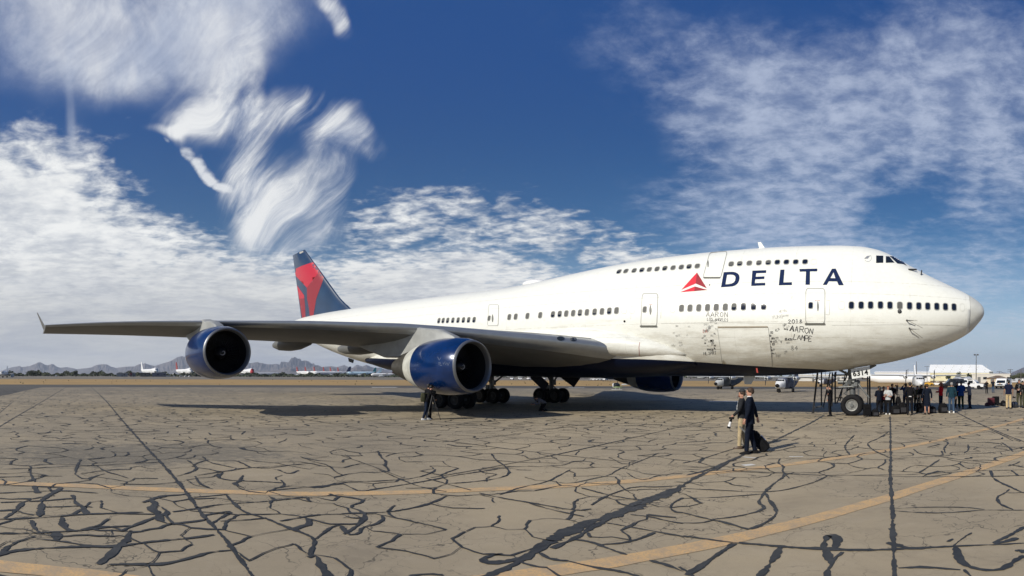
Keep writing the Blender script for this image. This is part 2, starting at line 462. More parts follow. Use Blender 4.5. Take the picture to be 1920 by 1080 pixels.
sheet('asphalt_patch', [tuple(gnd(*q).xy) for q in ((-60, 752), (-20, 746), (0, 742.5), (22, 738.5), (52, 731), (78, 726.3))] + [(-96, 12), (-97, -6), (-70, -14)], .004, M_asph)
# pale old paint patches on the apron
M_pale = mat('old_white_paint', (.62, .60, .55), .8, var=.15, vscale=4)
def quad(mb, p0, p1, w_, z=.006, mi=0):
    p0, p1 = Vector(p0[:2]), Vector(p1[:2]); n = Vector((-(p1 - p0).y, (p1 - p0).x)).normalized() * w_ / 2
    mb.add([(*(p0 - n), z), (*(p1 - n), z), (*(p1 + n), z), (*(p0 + n), z)], [(0, 1, 2, 3)], mi)
for a_, b_, w_ in [((1330, 752.5), (1412, 752.5), 1.0), ((697, 726.3), (744, 726.3), 2.6), ((1066, 727), (1096, 727), 1.8), ((948, 757), (985, 757), .45),
                  ((1393, 857), (1418, 859), .12), ((1480, 856.5), (1506, 856.5), .10), ((1393, 873), (1413, 871), .22), ((1905, 732), (1930, 732), .6), ((1500, 731.5), (1530, 731.5), .8)]:
    mb = MB(); quad(mb, gnd(*a_), gnd(*b_), w_, .007)
    tag(obj('painted_marking', mb, M_pale, smooth=False), kind='structure')

# yellow taxi lines
M_yel = bpy.data.materials.new('worn_yellow_paint'); M_yel.use_nodes = True
nt = M_yel.node_tree; b = nt.nodes['Principled BSDF']; p = Sk(nt, nt.nodes.new('ShaderNodeNewGeometry').outputs['Position'])
c_ = mix(nt, noise(nt, p, 3.0, 6, .7).ss(.40, .64), (.60, .38, .17), (.44, .31, .18))
c_ = mix(nt, noise(nt, p, 26.0, 6, .75).ss(.44, .62) * .6, c_, (.33, .27, .19))
nt.links.new(c_.o, b.inputs['Base Color']); b.inputs['Roughness'].default_value = .85
def smooth_line(pts, step=.25):
    pts = [Vector(p_) for p_ in pts]; out_ = []
    for i in range(len(pts) - 1):
        p0, p1, p2, p3 = pts[max(i - 1, 0)], pts[i], pts[i + 1], pts[min(i + 2, len(pts) - 1)]
        n = max(1, int((p2 - p1).length / step))
        for k in range(n):
            t = k / n
            out_.append(.5 * ((2 * p1) + (p2 - p0) * t + (2 * p0 - 5 * p1 + 4 * p2 - p3) * t * t + (3 * p1 - p0 - 3 * p2 + p3) * t ** 3))
    out_.append(pts[-1]); return out_
def ribbon(mb, pts, wf, z, mi=0):
    n = len(pts)
    if n < 2: return
    vs = []
    for i, p_ in enumerate(pts):
        t = (pts[min(i + 1, n - 1)] - pts[max(i - 1, 0)]); t = Vector((t.x, t.y))
        if t.length < 1e-6: t = Vector((1, 0))
        t.normalize(); nn = Vector((-t.y, t.x)); w_ = wf(i / (n - 1)) if callable(wf) else wf
        w1, w2 = w_ if isinstance(w_, tuple) else (w_ / 2, w_ / 2)
        vs += [(p_.x - nn.x * w1, p_.y - nn.y * w1, z), (p_.x + nn.x * w2, p_.y + nn.y * w2, z)]
    mb.add(vs, [(2 * i, 2 * i + 1, 2 * i + 3, 2 * i + 2) for i in range(n - 1)], mi)
rl = random.Random(3)
for L, w_ in (([(-60, 897), (0, 905), (150, 911), (300, 918), (450, 923), (560, 926), (700, 925), (900, 918), (1150, 905), (1400, 880), (1660, 845), (1820, 812), (1920, 785), (1990, 760)], .34),
              ([(-80, 1049), (0, 1062), (160, 1078), (420, 1110), (700, 1112), (960, 1082), (1200, 1045), (1420, 1000), (1660, 935), (1820, 884), (1920, 850), (2010, 815)], .36)):
    mb = MB(); pl = smooth_line([gnd(*q) for q in L], .4)
    ribbon(mb, pl, lambda t: (w_ / 2 * rl.uniform(.9, 1.08), w_ / 2 * rl.uniform(.9, 1.08)), .006)
    tag(obj('yellow_line', mb, M_yel, smooth=False), kind='structure')
# ------------------------------------------------------------------ crack sealant: traced close to the camera, generated farther out
M_tar = bpy.data.materials.new('crack_sealant_tar'); M_tar.use_nodes = True
nt = M_tar.node_tree; b = nt.nodes['Principled BSDF']; p = Sk(nt, nt.nodes.new('ShaderNodeNewGeometry').outputs['Position'])
c_ = mix(nt, noise(nt, p, 2.0, 6, .7).ss(.35, .7), (.026, .028, .030), (.052, .053, .052))
nt.links.new(c_.o, b.inputs['Base Color']); b.inputs['Roughness'].default_value = .62; b.inputs['Specular IOR Level'].default_value = .35
rc = random.Random(11)
def chaikin(P_, n=2):
    for _ in range(n):
        q = [P_[0]]
        for i in range(len(P_) - 1):
            q += [P_[i] * .75 + P_[i + 1] * .25, P_[i] * .25 + P_[i + 1] * .75]
        q.append(P_[-1]); P_ = q
    return P_
TAR = MB()
tz = [0]
def tar(pts, w_, jit=.03, step=.22, taper=True, rag=.12, ch=1):
    pts = chaikin([Vector((q[0], q[1])) for q in pts], ch)
    fine = []
    for i in range(len(pts) - 1):
        n = max(1, int((pts[i + 1] - pts[i]).length / step))
        for k in range(n): fine.append(pts[i].lerp(pts[i + 1], k / n) + Vector((rc.uniform(-1, 1), rc.uniform(-1, 1))) * jit * .35)
    fine.append(pts[-1])
    ph = [rc.uniform(0, 6.28) for _ in range(3)]
    L_ = len(fine)
    def wf(t):
        a = 1 + .30 * sin(t * L_ * .23 + ph[0]) + .22 * sin(t * L_ * .61 + ph[1]) + rc.uniform(-rag, rag)
        e = min(1, .62 + 8 * min(t, 1 - t)) if taper else 1
        return (w_ / 2 * a * e, w_ / 2 * (a + .2 * sin(t * L_ * .41 + ph[2]) + rc.uniform(-rag, rag)) * e)
    tz[0] = (tz[0] + 1) % 7
    ribbon(TAR, fine, wf, .0095 + tz[0] * .0004)
K = 1819 / 640
def trace(ox, W, L, oy=700):
    tar([gnd(ox + x / K, oy + y / K).xy for x, y in L], W, .012, .05, True, .26)
# crop columns start at x = 0, 640 and 1280 of the photograph
A_, B_, C_ = 0, 640, 1280
for o_, W, L in [
    (C_, .065, [(1105, 228), (1108, 330), (1106, 380), (1110, 440), (1105, 530), (1112, 640), (1120, 760), (1118, 860), (1127, 930), (1124, 1000), (1130, 1090)]),
    (C_, .10, [(1090, 905), (1128, 915), (1165, 925)]), (C_, .06, [(1104, 520), (1108, 600)]), (C_, .05, [(1100, 830), (1135, 855), (1120, 870)]),
    (C_, .10, [(755, 222), (690, 262), (640, 285), (540, 335), (450, 378), (330, 430), (240, 478), (150, 520), (60, 560), (0, 600)]),
    (C_, .075, [(270, 455), (200, 490), (90, 530), (20, 545)]),
    (B_, .22, [(1819, 600), (1740, 640), (1600, 700), (1450, 760), (1300, 800), (1200, 850), (1090, 905)]),
    (B_, .12, [(1090, 905), (1000, 975), (900, 1030), (800, 1075), (740, 1100)]),
    (B_, .09, [(1760, 640), (1640, 660), (1520, 715), (1380, 800), (1230, 890), (1120, 935)]),
    (B_, .075, [(860, 965), (790, 975), (750, 992), (760, 1010), (850, 1012), (960, 985)]),
    (B_, .07, [(1060, 960), (1090, 985), (1150, 1000), (1210, 1002)]),
    (B_, .05, [(735, 640), (860, 668), (1000, 690), (1120, 712), (1260, 735), (1330, 725)]), (B_, .04, [(1000, 695), (1120, 730), (1290, 765)]),
    (B_, .055, [(1230, 885), (1330, 900), (1420, 935), (1520, 970)]), (B_, .05, [(1390, 915), (1500, 908), (1600, 880), (1670, 850)]),
    (B_, .05, [(1540, 755), (1640, 765), (1740, 790), (1819, 802)]), (B_, .04, [(1410, 798), (1560, 825), (1700, 850), (1819, 872)]),
    (B_, .05, [(1819, 665), (1770, 690), (1750, 715), (1770, 740), (1819, 745)]),
    (B_, .05, [(1280, 612), (1400, 645), (1500, 665), (1600, 680)]), (B_, .045, [(1330, 705), (1400, 660), (1480, 630), (1560, 605), (1700, 608), (1819, 598)]),
    (B_, .055, [(1640, 1000), (1740, 1025), (1819, 1058)]), (B_, .05, [(1200, 1000), (1330, 1035), (1500, 1060), (1600, 1090)]),
    (B_, .06, [(0, 750), (120, 745), (250, 742), (380, 720), (490, 690), (560, 655)]),
    (B_, .06, [(-30, 655), (60, 665), (135, 682), (30, 712), (120, 740), (125, 780), (70, 825), (10, 860)]),
    (B_, .055, [(0, 820), (30, 862), (90, 860), (110, 822), (180, 810), (225, 780), (215, 762)]), (B_, .04, [(20, 762), (60, 775), (110, 772)]),
    (B_, .07, [(360, 1085), (440, 1072), (540, 1078)]),
    (B_, .05, [(0, 585), (60, 615), (100, 632), (200, 615), (330, 595), (480, 570), (600, 545), (760, 522), (900, 500)]),
    (B_, .045, [(200, 515), (300, 560), (400, 600), (480, 620), (560, 632)]), (B_, .045, [(0, 575), (150, 578), (250, 572), (400, 560), (490, 528), (500, 512)]),
    (B_, .045, [(450, 560), (560, 590), (690, 625)]), (B_, .045, [(560, 590), (700, 580), (820, 565), (900, 540), (880, 500), (820, 462), (800, 430)]),
    (B_, .055, [(195, 415), (210, 450), (240, 470), (230, 498)]), (B_, .03, [(0, 440), (120, 480), (240, 525), (330, 560)]),
    (B_, .04, [(840, 650), (950, 610), (1100, 580), (1160, 545), (1220, 515)]), (B_, .035, [(1130, 580), (1220, 590), (1330, 565), (1430, 545), (1470, 515), (1560, 480), (1640, 450), (1680, 430)]),
    (B_, .04, [(1520, 530), (1560, 560), (1620, 572), (1700, 540), (1819, 535)]),
    # right column
    (C_, .035, [(0, 512), (200, 520), (400, 530), (560, 538), (780, 545), (960, 545), (1100, 542), (1240, 540), (1400, 530), (1580, 520), (1819, 515)]),
    (C_, .055, [(0, 870), (120, 885), (260, 905), (420, 915), (560, 928), (740, 940), (860, 948), (980, 945), (1090, 940), (1240, 935), (1420, 925), (1600, 918), (1819, 908)]),
    (C_, .085, [(300, 905), (500, 925), (740, 938), (1000, 945), (1180, 940)]), (C_, .10, [(1150, 925), (1250, 940), (1330, 928)]),
    (C_, .055, [(520, 455), (505, 480), (540, 495), (530, 520), (550, 545), (490, 585), (440, 630), (420, 660), (400, 690), (440, 715), (400, 740), (290, 765), (160, 780)]),
    (C_, .06, [(440, 640), (470, 690), (505, 735), (480, 775), (420, 810), (360, 832)]),
    (C_, .04, [(0, 615), (150, 622), (300, 630), (430, 635), (540, 625), (640, 600), (720, 575), (770, 548)]), (C_, .035, [(0, 668), (150, 665), (300, 655), (420, 645)]),
    (C_, .06, [(0, 745), (120, 775), (240, 800), (350, 835)]), (C_, .04, [(0, 800), (100, 800), (160, 785)]),
    (C_, .075, [(270, 910), (200, 960), (110, 1020), (20, 1080)]), (C_, .09, [(520, 930), (490, 980), (450, 1040), (400, 1090)]), (C_, .05, [(-20, 1035), (30, 1065), (60, 1090)]),
    (C_, .10, [(750, 935), (755, 890), (790, 862), (822, 880), (818, 925), (800, 945)]), (C_, .08, [(760, 940), (775, 990), (800, 1010), (770, 1060), (765, 1095)]), (C_, .06, [(850, 955), (810, 990), (790, 1020)]),
    (C_, .03, [(1130, 722), (1300, 715), (1500, 715), (1610, 728)]), (C_, .03, [(1130, 735), (1300, 748), (1480, 742), (1600, 730), (1819, 732)]),
    (C_, .06, [(1640, 520), (1655, 565), (1730, 600), (1819, 640)]), (C_, .05, [(1740, 620), (1720, 640), (1670, 660), (1690, 700), (1760, 728)]), (C_, .035, [(1819, 635), (1760, 640), (1730, 638)]),
    (C_, .045, [(1650, 552), (1740, 548), (1819, 545)]), (C_, .05, [(1750, 518), (1790, 548)]), (C_, .04, [(1740, 487), (1819, 502)]),
    (C_, .09, [(1455, 930), (1465, 980), (1500, 1020), (1560, 1045), (1640, 1055), (1720, 1045), (1770, 1000), (1819, 975)]), (C_, .05, [(1150, 1040), (1300, 1035), (1480, 1050)]),
    (C_, .06, [(1819, 820), (1740, 870), (1650, 905)]), (C_, .08, [(1660, 910), (1740, 895), (1785, 880)]), (C_, .03, [(1540, 852), (1500, 875), (1440, 925)]), (C_, .04, [(1410, 900), (1440, 885)]),
    (C_, .09, [(1770, 950), (1800, 945), (1819, 960)]), (C_, .06, [(1500, 1050), (1540, 1090)]),
    (C_, .045, [(0, 480), (110, 455), (200, 425), (290, 398)]), (C_, .04, [(180, 518), (270, 455), (330, 430)]),
    (C_, .05, [(1230, 405), (1260, 430), (1310, 435), (1390, 440), (1380, 415)]), (C_, .045, [(1370, 460), (1310, 500), (1260, 530)]), (C_, .05, [(1470, 480), (1520, 512), (1560, 505)]),
    (C_, .04, [(1120, 455), (1240, 450), (1370, 440), (1500, 430), (1660, 425), (1819, 395)]), (C_, .04, [(1350, 440), (1450, 458), (1560, 470), (1660, 480)]),
    (C_, .05, [(1700, 370), (1740, 395), (1760, 418)]), (C_, .05, [(1390, 360), (1420, 370), (1390, 400), (1400, 425)]), (C_, .05, [(1520, 380), (1525, 410), (1500, 425)]),
    (C_, .05, [(1095, 315), (1040, 350), (985, 370), (990, 390), (1030, 420), (1100, 450)]), (C_, .055, [(915, 330), (880, 365), (860, 395), (890, 435)]), (C_, .04, [(890, 437), (800, 445), (700, 460), (560, 455), (450, 458)]),
    (C_, .06, [(1466, 212), (1540, 250), (1620, 285), (1700, 320), (1830, 370)]), (C_, .035, [(1650, 305), (1720, 335), (1800, 365)]),
    # left column
    (A_, .075, [(480, 68), (560, 140), (650, 250), (720, 330), (800, 420), (870, 490), (940, 570), (980, 620), (1030, 690), (1080, 760), (1140, 820), (1220, 910), (1290, 1010), (1350, 1090)]),
    (A_, .06, [(355, 72), (260, 130), (140, 200), (20, 270), (-40, 310)]),
    (A_, .07, [(-20, 978), (60, 950), (200, 935), (350, 928), (470, 925), (620, 925), (760, 905), (900, 890), (1020, 880), (1140, 862)]),
    (A_, .06, [(-10, 780), (120, 775), (300, 765), (450, 752), (600, 748), (760, 742)]), (A_, .05, [(-10, 855), (150, 855), (290, 848), (420, 840), (560, 822), (700, 815)]),
    (A_, .09, [(205, 765), (225, 700), (215, 680), (280, 640), (330, 610)]), (A_, .07, [(20, 775), (90, 730), (120, 690)]), (A_, .08, [(465, 755), (440, 715), (400, 690), (385, 650)]),
    (A_, .06, [(0, 690), (120, 685), (220, 682), (330, 672), (400, 668)]), (A_, .06, [(240, 715), (340, 712), (430, 708), (490, 715)]),
    (A_, .12, [(800, 665), (830, 700), (800, 725), (850, 750), (840, 780), (880, 800), (930, 808)]), (A_, .08, [(760, 690), (860, 655), (960, 650), (1010, 640)]),
    (A_, .07, [(860, 715), (900, 745), (840, 765), (760, 795), (680, 825), (640, 845)]), (A_, .05, [(920, 740), (1050, 722), (1140, 712)]), (A_, .06, [(930, 800), (1020, 795), (1100, 780)]),
    (A_, .09, [(700, 840), (680, 880), (640, 920), (590, 970), (520, 1020)]), (A_, .06, [(580, 1022), (700, 1020), (830, 1022), (920, 1010), (1020, 985), (1120, 955), (1230, 945)]),
    (A_, .05, [(-10, 975), (60, 910), (150, 880), (190, 870)]), (A_, .08, [(165, 785), (180, 825), (210, 850)]), (A_, .08, [(330, 770), (330, 810), (360, 838), (410, 842)]),
    (A_, .10, [(300, 850), (300, 890)]), (A_, .045, [(190, 885), (320, 895), (430, 915), (520, 925)]), (A_, .05, [(430, 835), (520, 815), (600, 820), (660, 845)]),
    (A_, .06, [(1200, 645), (1240, 690), (1300, 745), (1420, 775), (1520, 820), (1620, 855), (1680, 885), (1665, 930), (1650, 975)]),
    (A_, .10, [(1640, 985), (1690, 970), (1700, 1010), (1730, 1060), (1750, 1095)]), (A_, .055, [(1680, 885), (1740, 840), (1790, 810), (1830, 820)]),
    (A_, .045, [(1490, 790), (1600, 770), (1700, 755), (1830, 752)]), (A_, .06, [(1080, 760), (1160, 745), (1240, 735), (1180, 770), (1130, 800)]),
    (A_, .04, [(1040, 720), (1170, 700), (1330, 690), (1480, 678), (1650, 660), (1830, 648)]), (A_, .04, [(1030, 662), (1130, 655), (1220, 645)]),
    (A_, .06, [(1430, 655), (1470, 678)]), (A_, .04, [(1170, 790), (1300, 785), (1420, 772)]),
    (A_, .045, [(-10, 512), (150, 508), (300, 500), (420, 495), (560, 490), (700, 482), (850, 475)]), (A_, .045, [(-10, 555), (200, 548), (330, 550)]),
    (A_, .06, [(400, 540), (405, 505), (430, 460)]), (A_, .05, [(400, 540), (450, 570), (520, 545), (560, 535)]), (A_, .05, [(510, 490), (560, 525), (640, 545), (680, 560)]),
    (A_, .05, [(155, 510), (165, 545), (185, 580)]), (A_, .055, [(1000, 465), (1040, 495), (1050, 515), (980, 540), (940, 550)]), (A_, .045, [(1080, 445), (1110, 475), (1200, 495), (1280, 510), (1150, 530), (1050, 545)]),
    (A_, .045, [(1260, 510), (1400, 500), (1550, 490), (1680, 478)]), (A_, .06, [(1480, 515), (1540, 540), (1590, 518)]), (A_, .06, [(1190, 530), (1150, 555), (1220, 572), (1300, 575), (1400, 578), (1500, 585)]),
    (A_, .06, [(1295, 545), (1270, 580), (1240, 590), (1300, 612)]), (A_, .05, [(1495, 570), (1520, 595), (1490, 612)]), (A_, .05, [(1430, 628), (1550, 615), (1680, 605), (1830, 590)]),
    (A_, .045, [(1600, 445), (1680, 475), (1750, 490), (1790, 530), (1830, 545)]), (A_, .05, [(1040, 550), (1060, 590), (1110, 610)]), (A_, .045, [(640, 590), (800, 595), (960, 580)]),
    (A_, .09, [(180, 600), (200, 640)]), (A_, .05, [(-10, 640), (150, 632), (330, 625), (520, 640)]), (A_, .045, [(-10, 595), (200, 605), (330, 610)]),
]:
    trace(o_, W, L)
# slab joints
def jx(k, y): return -.05 - .024 * y + 4.28 * k
def jy(k, x): return 2.35 + 4.93 * k - .05 * x
for k in range(-19, 9):
    y_ = 8.0 if k > -3 else 14.0
    while y_ < 92:
        y2 = min(92, y_ + rc.uniform(6, 22))
        if k not in (0, -1) or y_ > 31:
            tar([(jx(k, yy) + rc.uniform(-.05, .05), yy) for yy in (y_, (2 * y_ + y2) / 3, (y_ + 2 * y2) / 3, y2)], rc.uniform(.022, .05), .02, .5)
        y_ = y2 + rc.choice([0, 0, 0, 1.5, 4])
for k in range(-2, 18):
    x_ = -88.0
    while x_ < 30:
        x2 = min(30, x_ + rc.uniform(6, 26))
        if hypot((x_ + x2) / 2, jy(k, (x_ + x2) / 2)) > 12 and not (k in (0, 1) and x_ < 0) and x_ < jy(k, 0) * .7 + 6:
            tar([(xx, jy(k, xx) + rc.uniform(-.05, .05)) for xx in (x_, (2 * x_ + x2) / 3, (x_ + 2 * x2) / 3, x2)], rc.uniform(.018, .04), .02, .5)
        x_ = x2 + rc.choice([0, 0, 1.2, 3])
# generated map cracking between the joints
pts2 = []
for gx in range(-80, 34):
    for gy in range(-4, 76):
        dens = .95 if gy < 36 and gx < 20 else .42
        if rc.random() < dens: pts2.append(Vector((gx + rc.uniform(-.1, 1.1), gy + rc.uniform(-.1, 1.1))))
vt, _, ft, *_r = delaunay_2d_cdt(pts2, [], [], 0, 1e-4)
cen = []; edge = {}
for fi, f in enumerate(ft):
    a_, b_, c3 = (vt[i] for i in f[:3]); c0 = (a_ + b_ + c3) / 3
    cen.append(c0 + Vector((rc.uniform(-.15, .15), rc.uniform(-.15, .15))))
    for i in range(3): edge.setdefault(tuple(sorted((f[i], f[(i + 1) % 3]))), []).append(fi)
for (i, j), fs_ in edge.items():
    if len(fs_) != 2: continue
    a_, b_ = cen[fs_[0]], cen[fs_[1]]
    m_ = (a_ + b_) / 2; r_ = m_.length
    if (a_ - b_).length > 2.6 or r_ > 80 or m_.y < m_.x * .2 - 3: continue
    nearl = m_.x < -9 and m_.y < 14
    if r_ < (6.0 if m_.x < -3.2 else 12.0 if m_.x < 2 else 12.5): continue
    # cracking comes in patches
    q = .5 + .5 * sin(m_.x * .31 + 1.3 * sin(m_.y * .23)) * sin(m_.y * .37 + 1.1 * sin(m_.x * .19))
    if rc.random() > .58 + .36 * q: continue
    mid = m_ + Vector((-(b_ - a_).y, (b_ - a_).x)) * rc.uniform(-.22, .22)
    w_ = rc.uniform(.018, .055) * (.9 if r_ < 18 else 1.0 if r_ < 24 else 1.35)
    if rc.random() < .07: w_ *= 2.4
    tar([a_, mid, b_], w_, .05, .10 if r_ < 14 else .2 if r_ < 25 else .5, False, .25, 0)
tag(obj('crack_sealant', TAR, M_tar, smooth=False), kind='structure')
# ------------------------------------------------------------------ the jumbo jet
DA, S0, PIT = 31.57, 5.07, .0123
def Wd(s, lat, z, pit=True): return (S0 - s, DA - lat, z + (PIT * (s - S0) if pit else 0))
def pchip(T):
    X = [t[0] for t in T]; Y = [t[1] for t in T]; n = len(X)
    h = [X[i + 1] - X[i] for i in range(n - 1)]; d = [(Y[i + 1] - Y[i]) / h[i] for i in range(n - 1)]
    m = [d[0]] + [0 if d[i - 1] * d[i] <= 0 else 3 * (h[i - 1] + h[i]) / ((2 * h[i] + h[i - 1]) / d[i - 1] + (h[i] + 2 * h[i - 1]) / d[i]) for i in range(1, n - 1)] + [d[-1]]
    def f(x):
        if x <= X[0]: return Y[0]
        if x >= X[-1]: return Y[-1]
        i = 0
        while x > X[i + 1]: i += 1
        t = (x - X[i]) / h[i]
        return (Y[i] * (1 + 2 * t) * (1 - t) ** 2 + h[i] * m[i] * t * (1 - t) ** 2 + Y[i + 1] * t * t * (3 - 2 * t) + h[i] * m[i + 1] * t * t * (t - 1))
    return f
zt = pchip([(.33, 6.2), (.36, 6.36), (.45, 6.56), (.75, 6.86), (1.23, 7.17), (2.29, 7.68), (3.5, 8.24), (4.46, 8.75), (5.01, 9.07), (5.56, 9.38), (6.38, 9.72), (7.45, 9.91), (9, 9.965), (11, 9.96), (14.7, 9.88),
            (18.9, 9.72), (21.1, 9.58), (23.1, 9.41), (25.1, 9.2), (27.3, 8.96), (29.7, 8.74), (32.3, 8.65), (53, 8.65), (60, 8.55), (66, 8.0)])
zb = pchip([(.33, 6.2), (.36, 6.03), (.45, 5.83), (.75, 5.42), (1.1, 5.02), (2.32, 4.27), (3.5, 3.77), (4.7, 3.37), (5.9, 3.07), (7.1, 2.86), (8.3, 2.63), (10.8, 2.34), (12.7, 2.22), (17, 2.14),
            (25, 2.08), (42, 2.1), (45.6, 2.48), (48, 2.84), (50.6, 3.35), (53.4, 4.02), (57.7, 5.22), (60.7, 5.97), (66, 7.2)])
hw = pchip([(.33, 0.0), (.36, .24), (.45, .48), (.75, .86), (1.1, 1.16), (2.3, 1.80), (3.5, 2.22), (4.7, 2.54), (5.9, 2.78), (7.1, 2.97), (8.3, 3.1), (10, 3.21), (12, 3.25), (48, 3.25), (52, 3.05), (57, 2.5), (62, 1.5), (66, .5)])
zc = pchip([(.33, 6.2), (1.1, 6.05), (2.3, 5.85), (5, 5.6), (8, 5.46), (12, 5.4), (48, 5.4), (53, 5.8), (60, 6.9), (66, 7.6)])
def section(s, n=72):
    w_, c0, t0, b0 = hw(s), zc(s), zt(s), zb(s); ex = t0 - c0 - w_; out_ = []
    for k in range(n):
        a = 2 * pi * k / n - pi / 2; ca, sa = cos(a), sin(a)
        if sa < 0: out_.append((w_ * ca, c0 + (c0 - b0) * sa))
        elif ex <= 0 or w_ < .01: out_.append((w_ * ca, c0 + (t0 - c0) * sa))
        else:
            r2 = w_ * (1 - .34 * min(1, ex / 1.3)); h_ = t0 - r2 - c0
            if h_ * sa + r2 > w_: out_.append((r2 * ca, c0 + h_ + r2 * sa))
            else: out_.append((w_ * ca, c0 + w_ * sa))
    return out_
navy_line = pchip([(0, 0), (7.9, 1.6), (8.5, 2.56), (12.1, 2.73), (17.2, 3.03), (20, 3.12), (40, 3.2), (46, 3.38), (47.3, 3.0), (48.2, 2.3), (49, 0), (70, 0)])

def livery_mat():
    m = bpy.data.materials.new('fuselage_livery_paint'); m.use_nodes = True; nt = m.node_tree; b = nt.nodes['Principled BSDF']
    at_ = nt.nodes.new('ShaderNodeAttribute'); at_.attribute_name = 'livery'
    lz, ls, lq = sep(nt, Sk(nt, at_.outputs['Vector']))
    p = Sk(nt, nt.nodes.new('ShaderNodeNewGeometry').outputs['Position']); px, py, pz = sep(nt, p)
    st = noise(nt, mapping(nt, p, (0, 0, 0), 0, (.55, 1, 2.6)), 1.0, 8, .68)
    st2 = noise(nt, mapping(nt, p, (0, 0, 0), 0, (3.2, 1, .5)), 1.0, 6, .65)
    fine = noise(nt, p, 5.0, 5, .7)
    c_ = mix(nt, fine.ss(.3, .7), (.75, .75, .70), (.71, .71, .655))
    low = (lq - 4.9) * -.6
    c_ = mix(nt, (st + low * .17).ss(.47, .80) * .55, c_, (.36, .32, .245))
    c_ = mix(nt, st2.ss(.58, .8) * .18, c_, (.50, .47, .40))
    # lap joints and frame seams
    for z0 in (4.35, 5.18, 6.75, 7.45):
        c_ = mix(nt, (lq - z0).abs().lt(.016) * (fine.ss(.3, .6)) * .5, c_, (.40, .38, .33))
    ln = ((ls * (1 / 3.05)).frac() - .5).abs().lt(.0045)
    c_ = mix(nt, ln * fine.ss(.42, .6) * .45, c_, (.40, .38, .33))
    nv = lz.lt(0.0)
    c_ = mix(nt, nv, c_, mix(nt, st.ss(.5, .85) * .3, (.0022, .0055, .020), (.008, .010, .020)))
    nt.links.new((nv * -.38 + .5).o, b.inputs['Specular IOR Level']); nt.links.new((nv * -.12 + .12).o, b.inputs['Coat Weight'])
    nt.links.new(c_.o, b.inputs['Base Color'])
    b.inputs['Coat Roughness'].default_value = .15
    r_ = st.ss(.3, .8, .34, .5); nt.links.new(r_.o, b.inputs['Roughness'])
    return m
M_livery = livery_mat()
def add_livery(o, world_off):
    me = o.data; a = me.attributes.new('livery', 'FLOAT_VECTOR', 'POINT'); L = []
    for v in me.vertices:
        X, Y, Z = v.co + world_off; s = S0 - X; zl = Z - PIT * (s - S0)
        L += [zl - navy_line(s), s, zl]
    a.data.foreach_set('vector', L)

jet = thing('jumbo_jet', 'huge white four engine jumbo jet lettered DELTA parked across the apron', 'airliner', (-20, DA, 0))
JO = Vector(jet.location)
def ring_w(s, n=72): return [Wd(s, y, z) for y, z in section(s, n)]
def ladder_s(a, b, n): return [a + (b - a) * i / n for i in range(n + 1)]
ss_ = [.332, .34, .36, .40, .45, .52, .6, .7, .8, .95, 1.1, 1.27]
mb = MB().loft([ring_w(s) for s in ss_])
radome = obj('radome', mb, mat('radome_paint', (.56, .56, .52), .4, var=.08, vscale=2), jet, smooth=True, angle=60)
ss_ = [1.285] + ladder_s(1.5, 8.5, 28) + ladder_s(8.8, 30, 44)[0:] + ladder_s(30.6, 66, 50)
mb = MB().loft([ring_w(s) for s in ss_])
body = obj('fuselage', mb, M_livery, jet, angle=60); add_livery(body, JO)
mb = MB().loft([ring_w(s, 48) for s in (1.262, 1.292)], caps=False); mb.v = [(v[0], v[1] + (v[1] - DA) * .0, v[2]) for v in mb.v]
def bvh_of(objs):
    vs, fs = [], []
    for o in objs:
        n = len(vs); off = Vector(); q = o
        while q is not None: off += Vector(q.location); q = q.parent
        vs += [v.co + off for v in o.data.vertices]; fs += [tuple(i + n for i in p_.vertices) for p_ in o.data.polygons]
    return BVHTree.FromPolygons(vs, fs)
TREE = bvh_of([body, radome])
def camhit(px, py, tree=None, off=.006):
    r = (tree or TREE).ray_cast(CAMP, ray(px, py))
    if r[0] is None: return None, None
    n = r[1] if r[1].dot(ray(px, py)) < 0 else -r[1]
    return r[0] + n * off, n
def sidehit(X, Z, off=.006, tree=None):
    r = (tree or TREE).ray_cast(Vector((X, DA - 14, Z)), Vector((0, 1, 0)))
    if r[0] is None: return None, None
    n = r[1] if r[1].y < 0 else -r[1]
    return r[0] + n * off, n
def inside(p, polys):
    c_ = False
    for L in polys:
        j = len(L) - 1
        for i in range(len(L)):
            if (L[i][1] > p[1]) != (L[j][1] > p[1]) and p[0] < (L[j][0] - L[i][0]) * (p[1] - L[i][1]) / (L[j][1] - L[i][1]) + L[i][0]: c_ = not c_
            j = i
    return c_
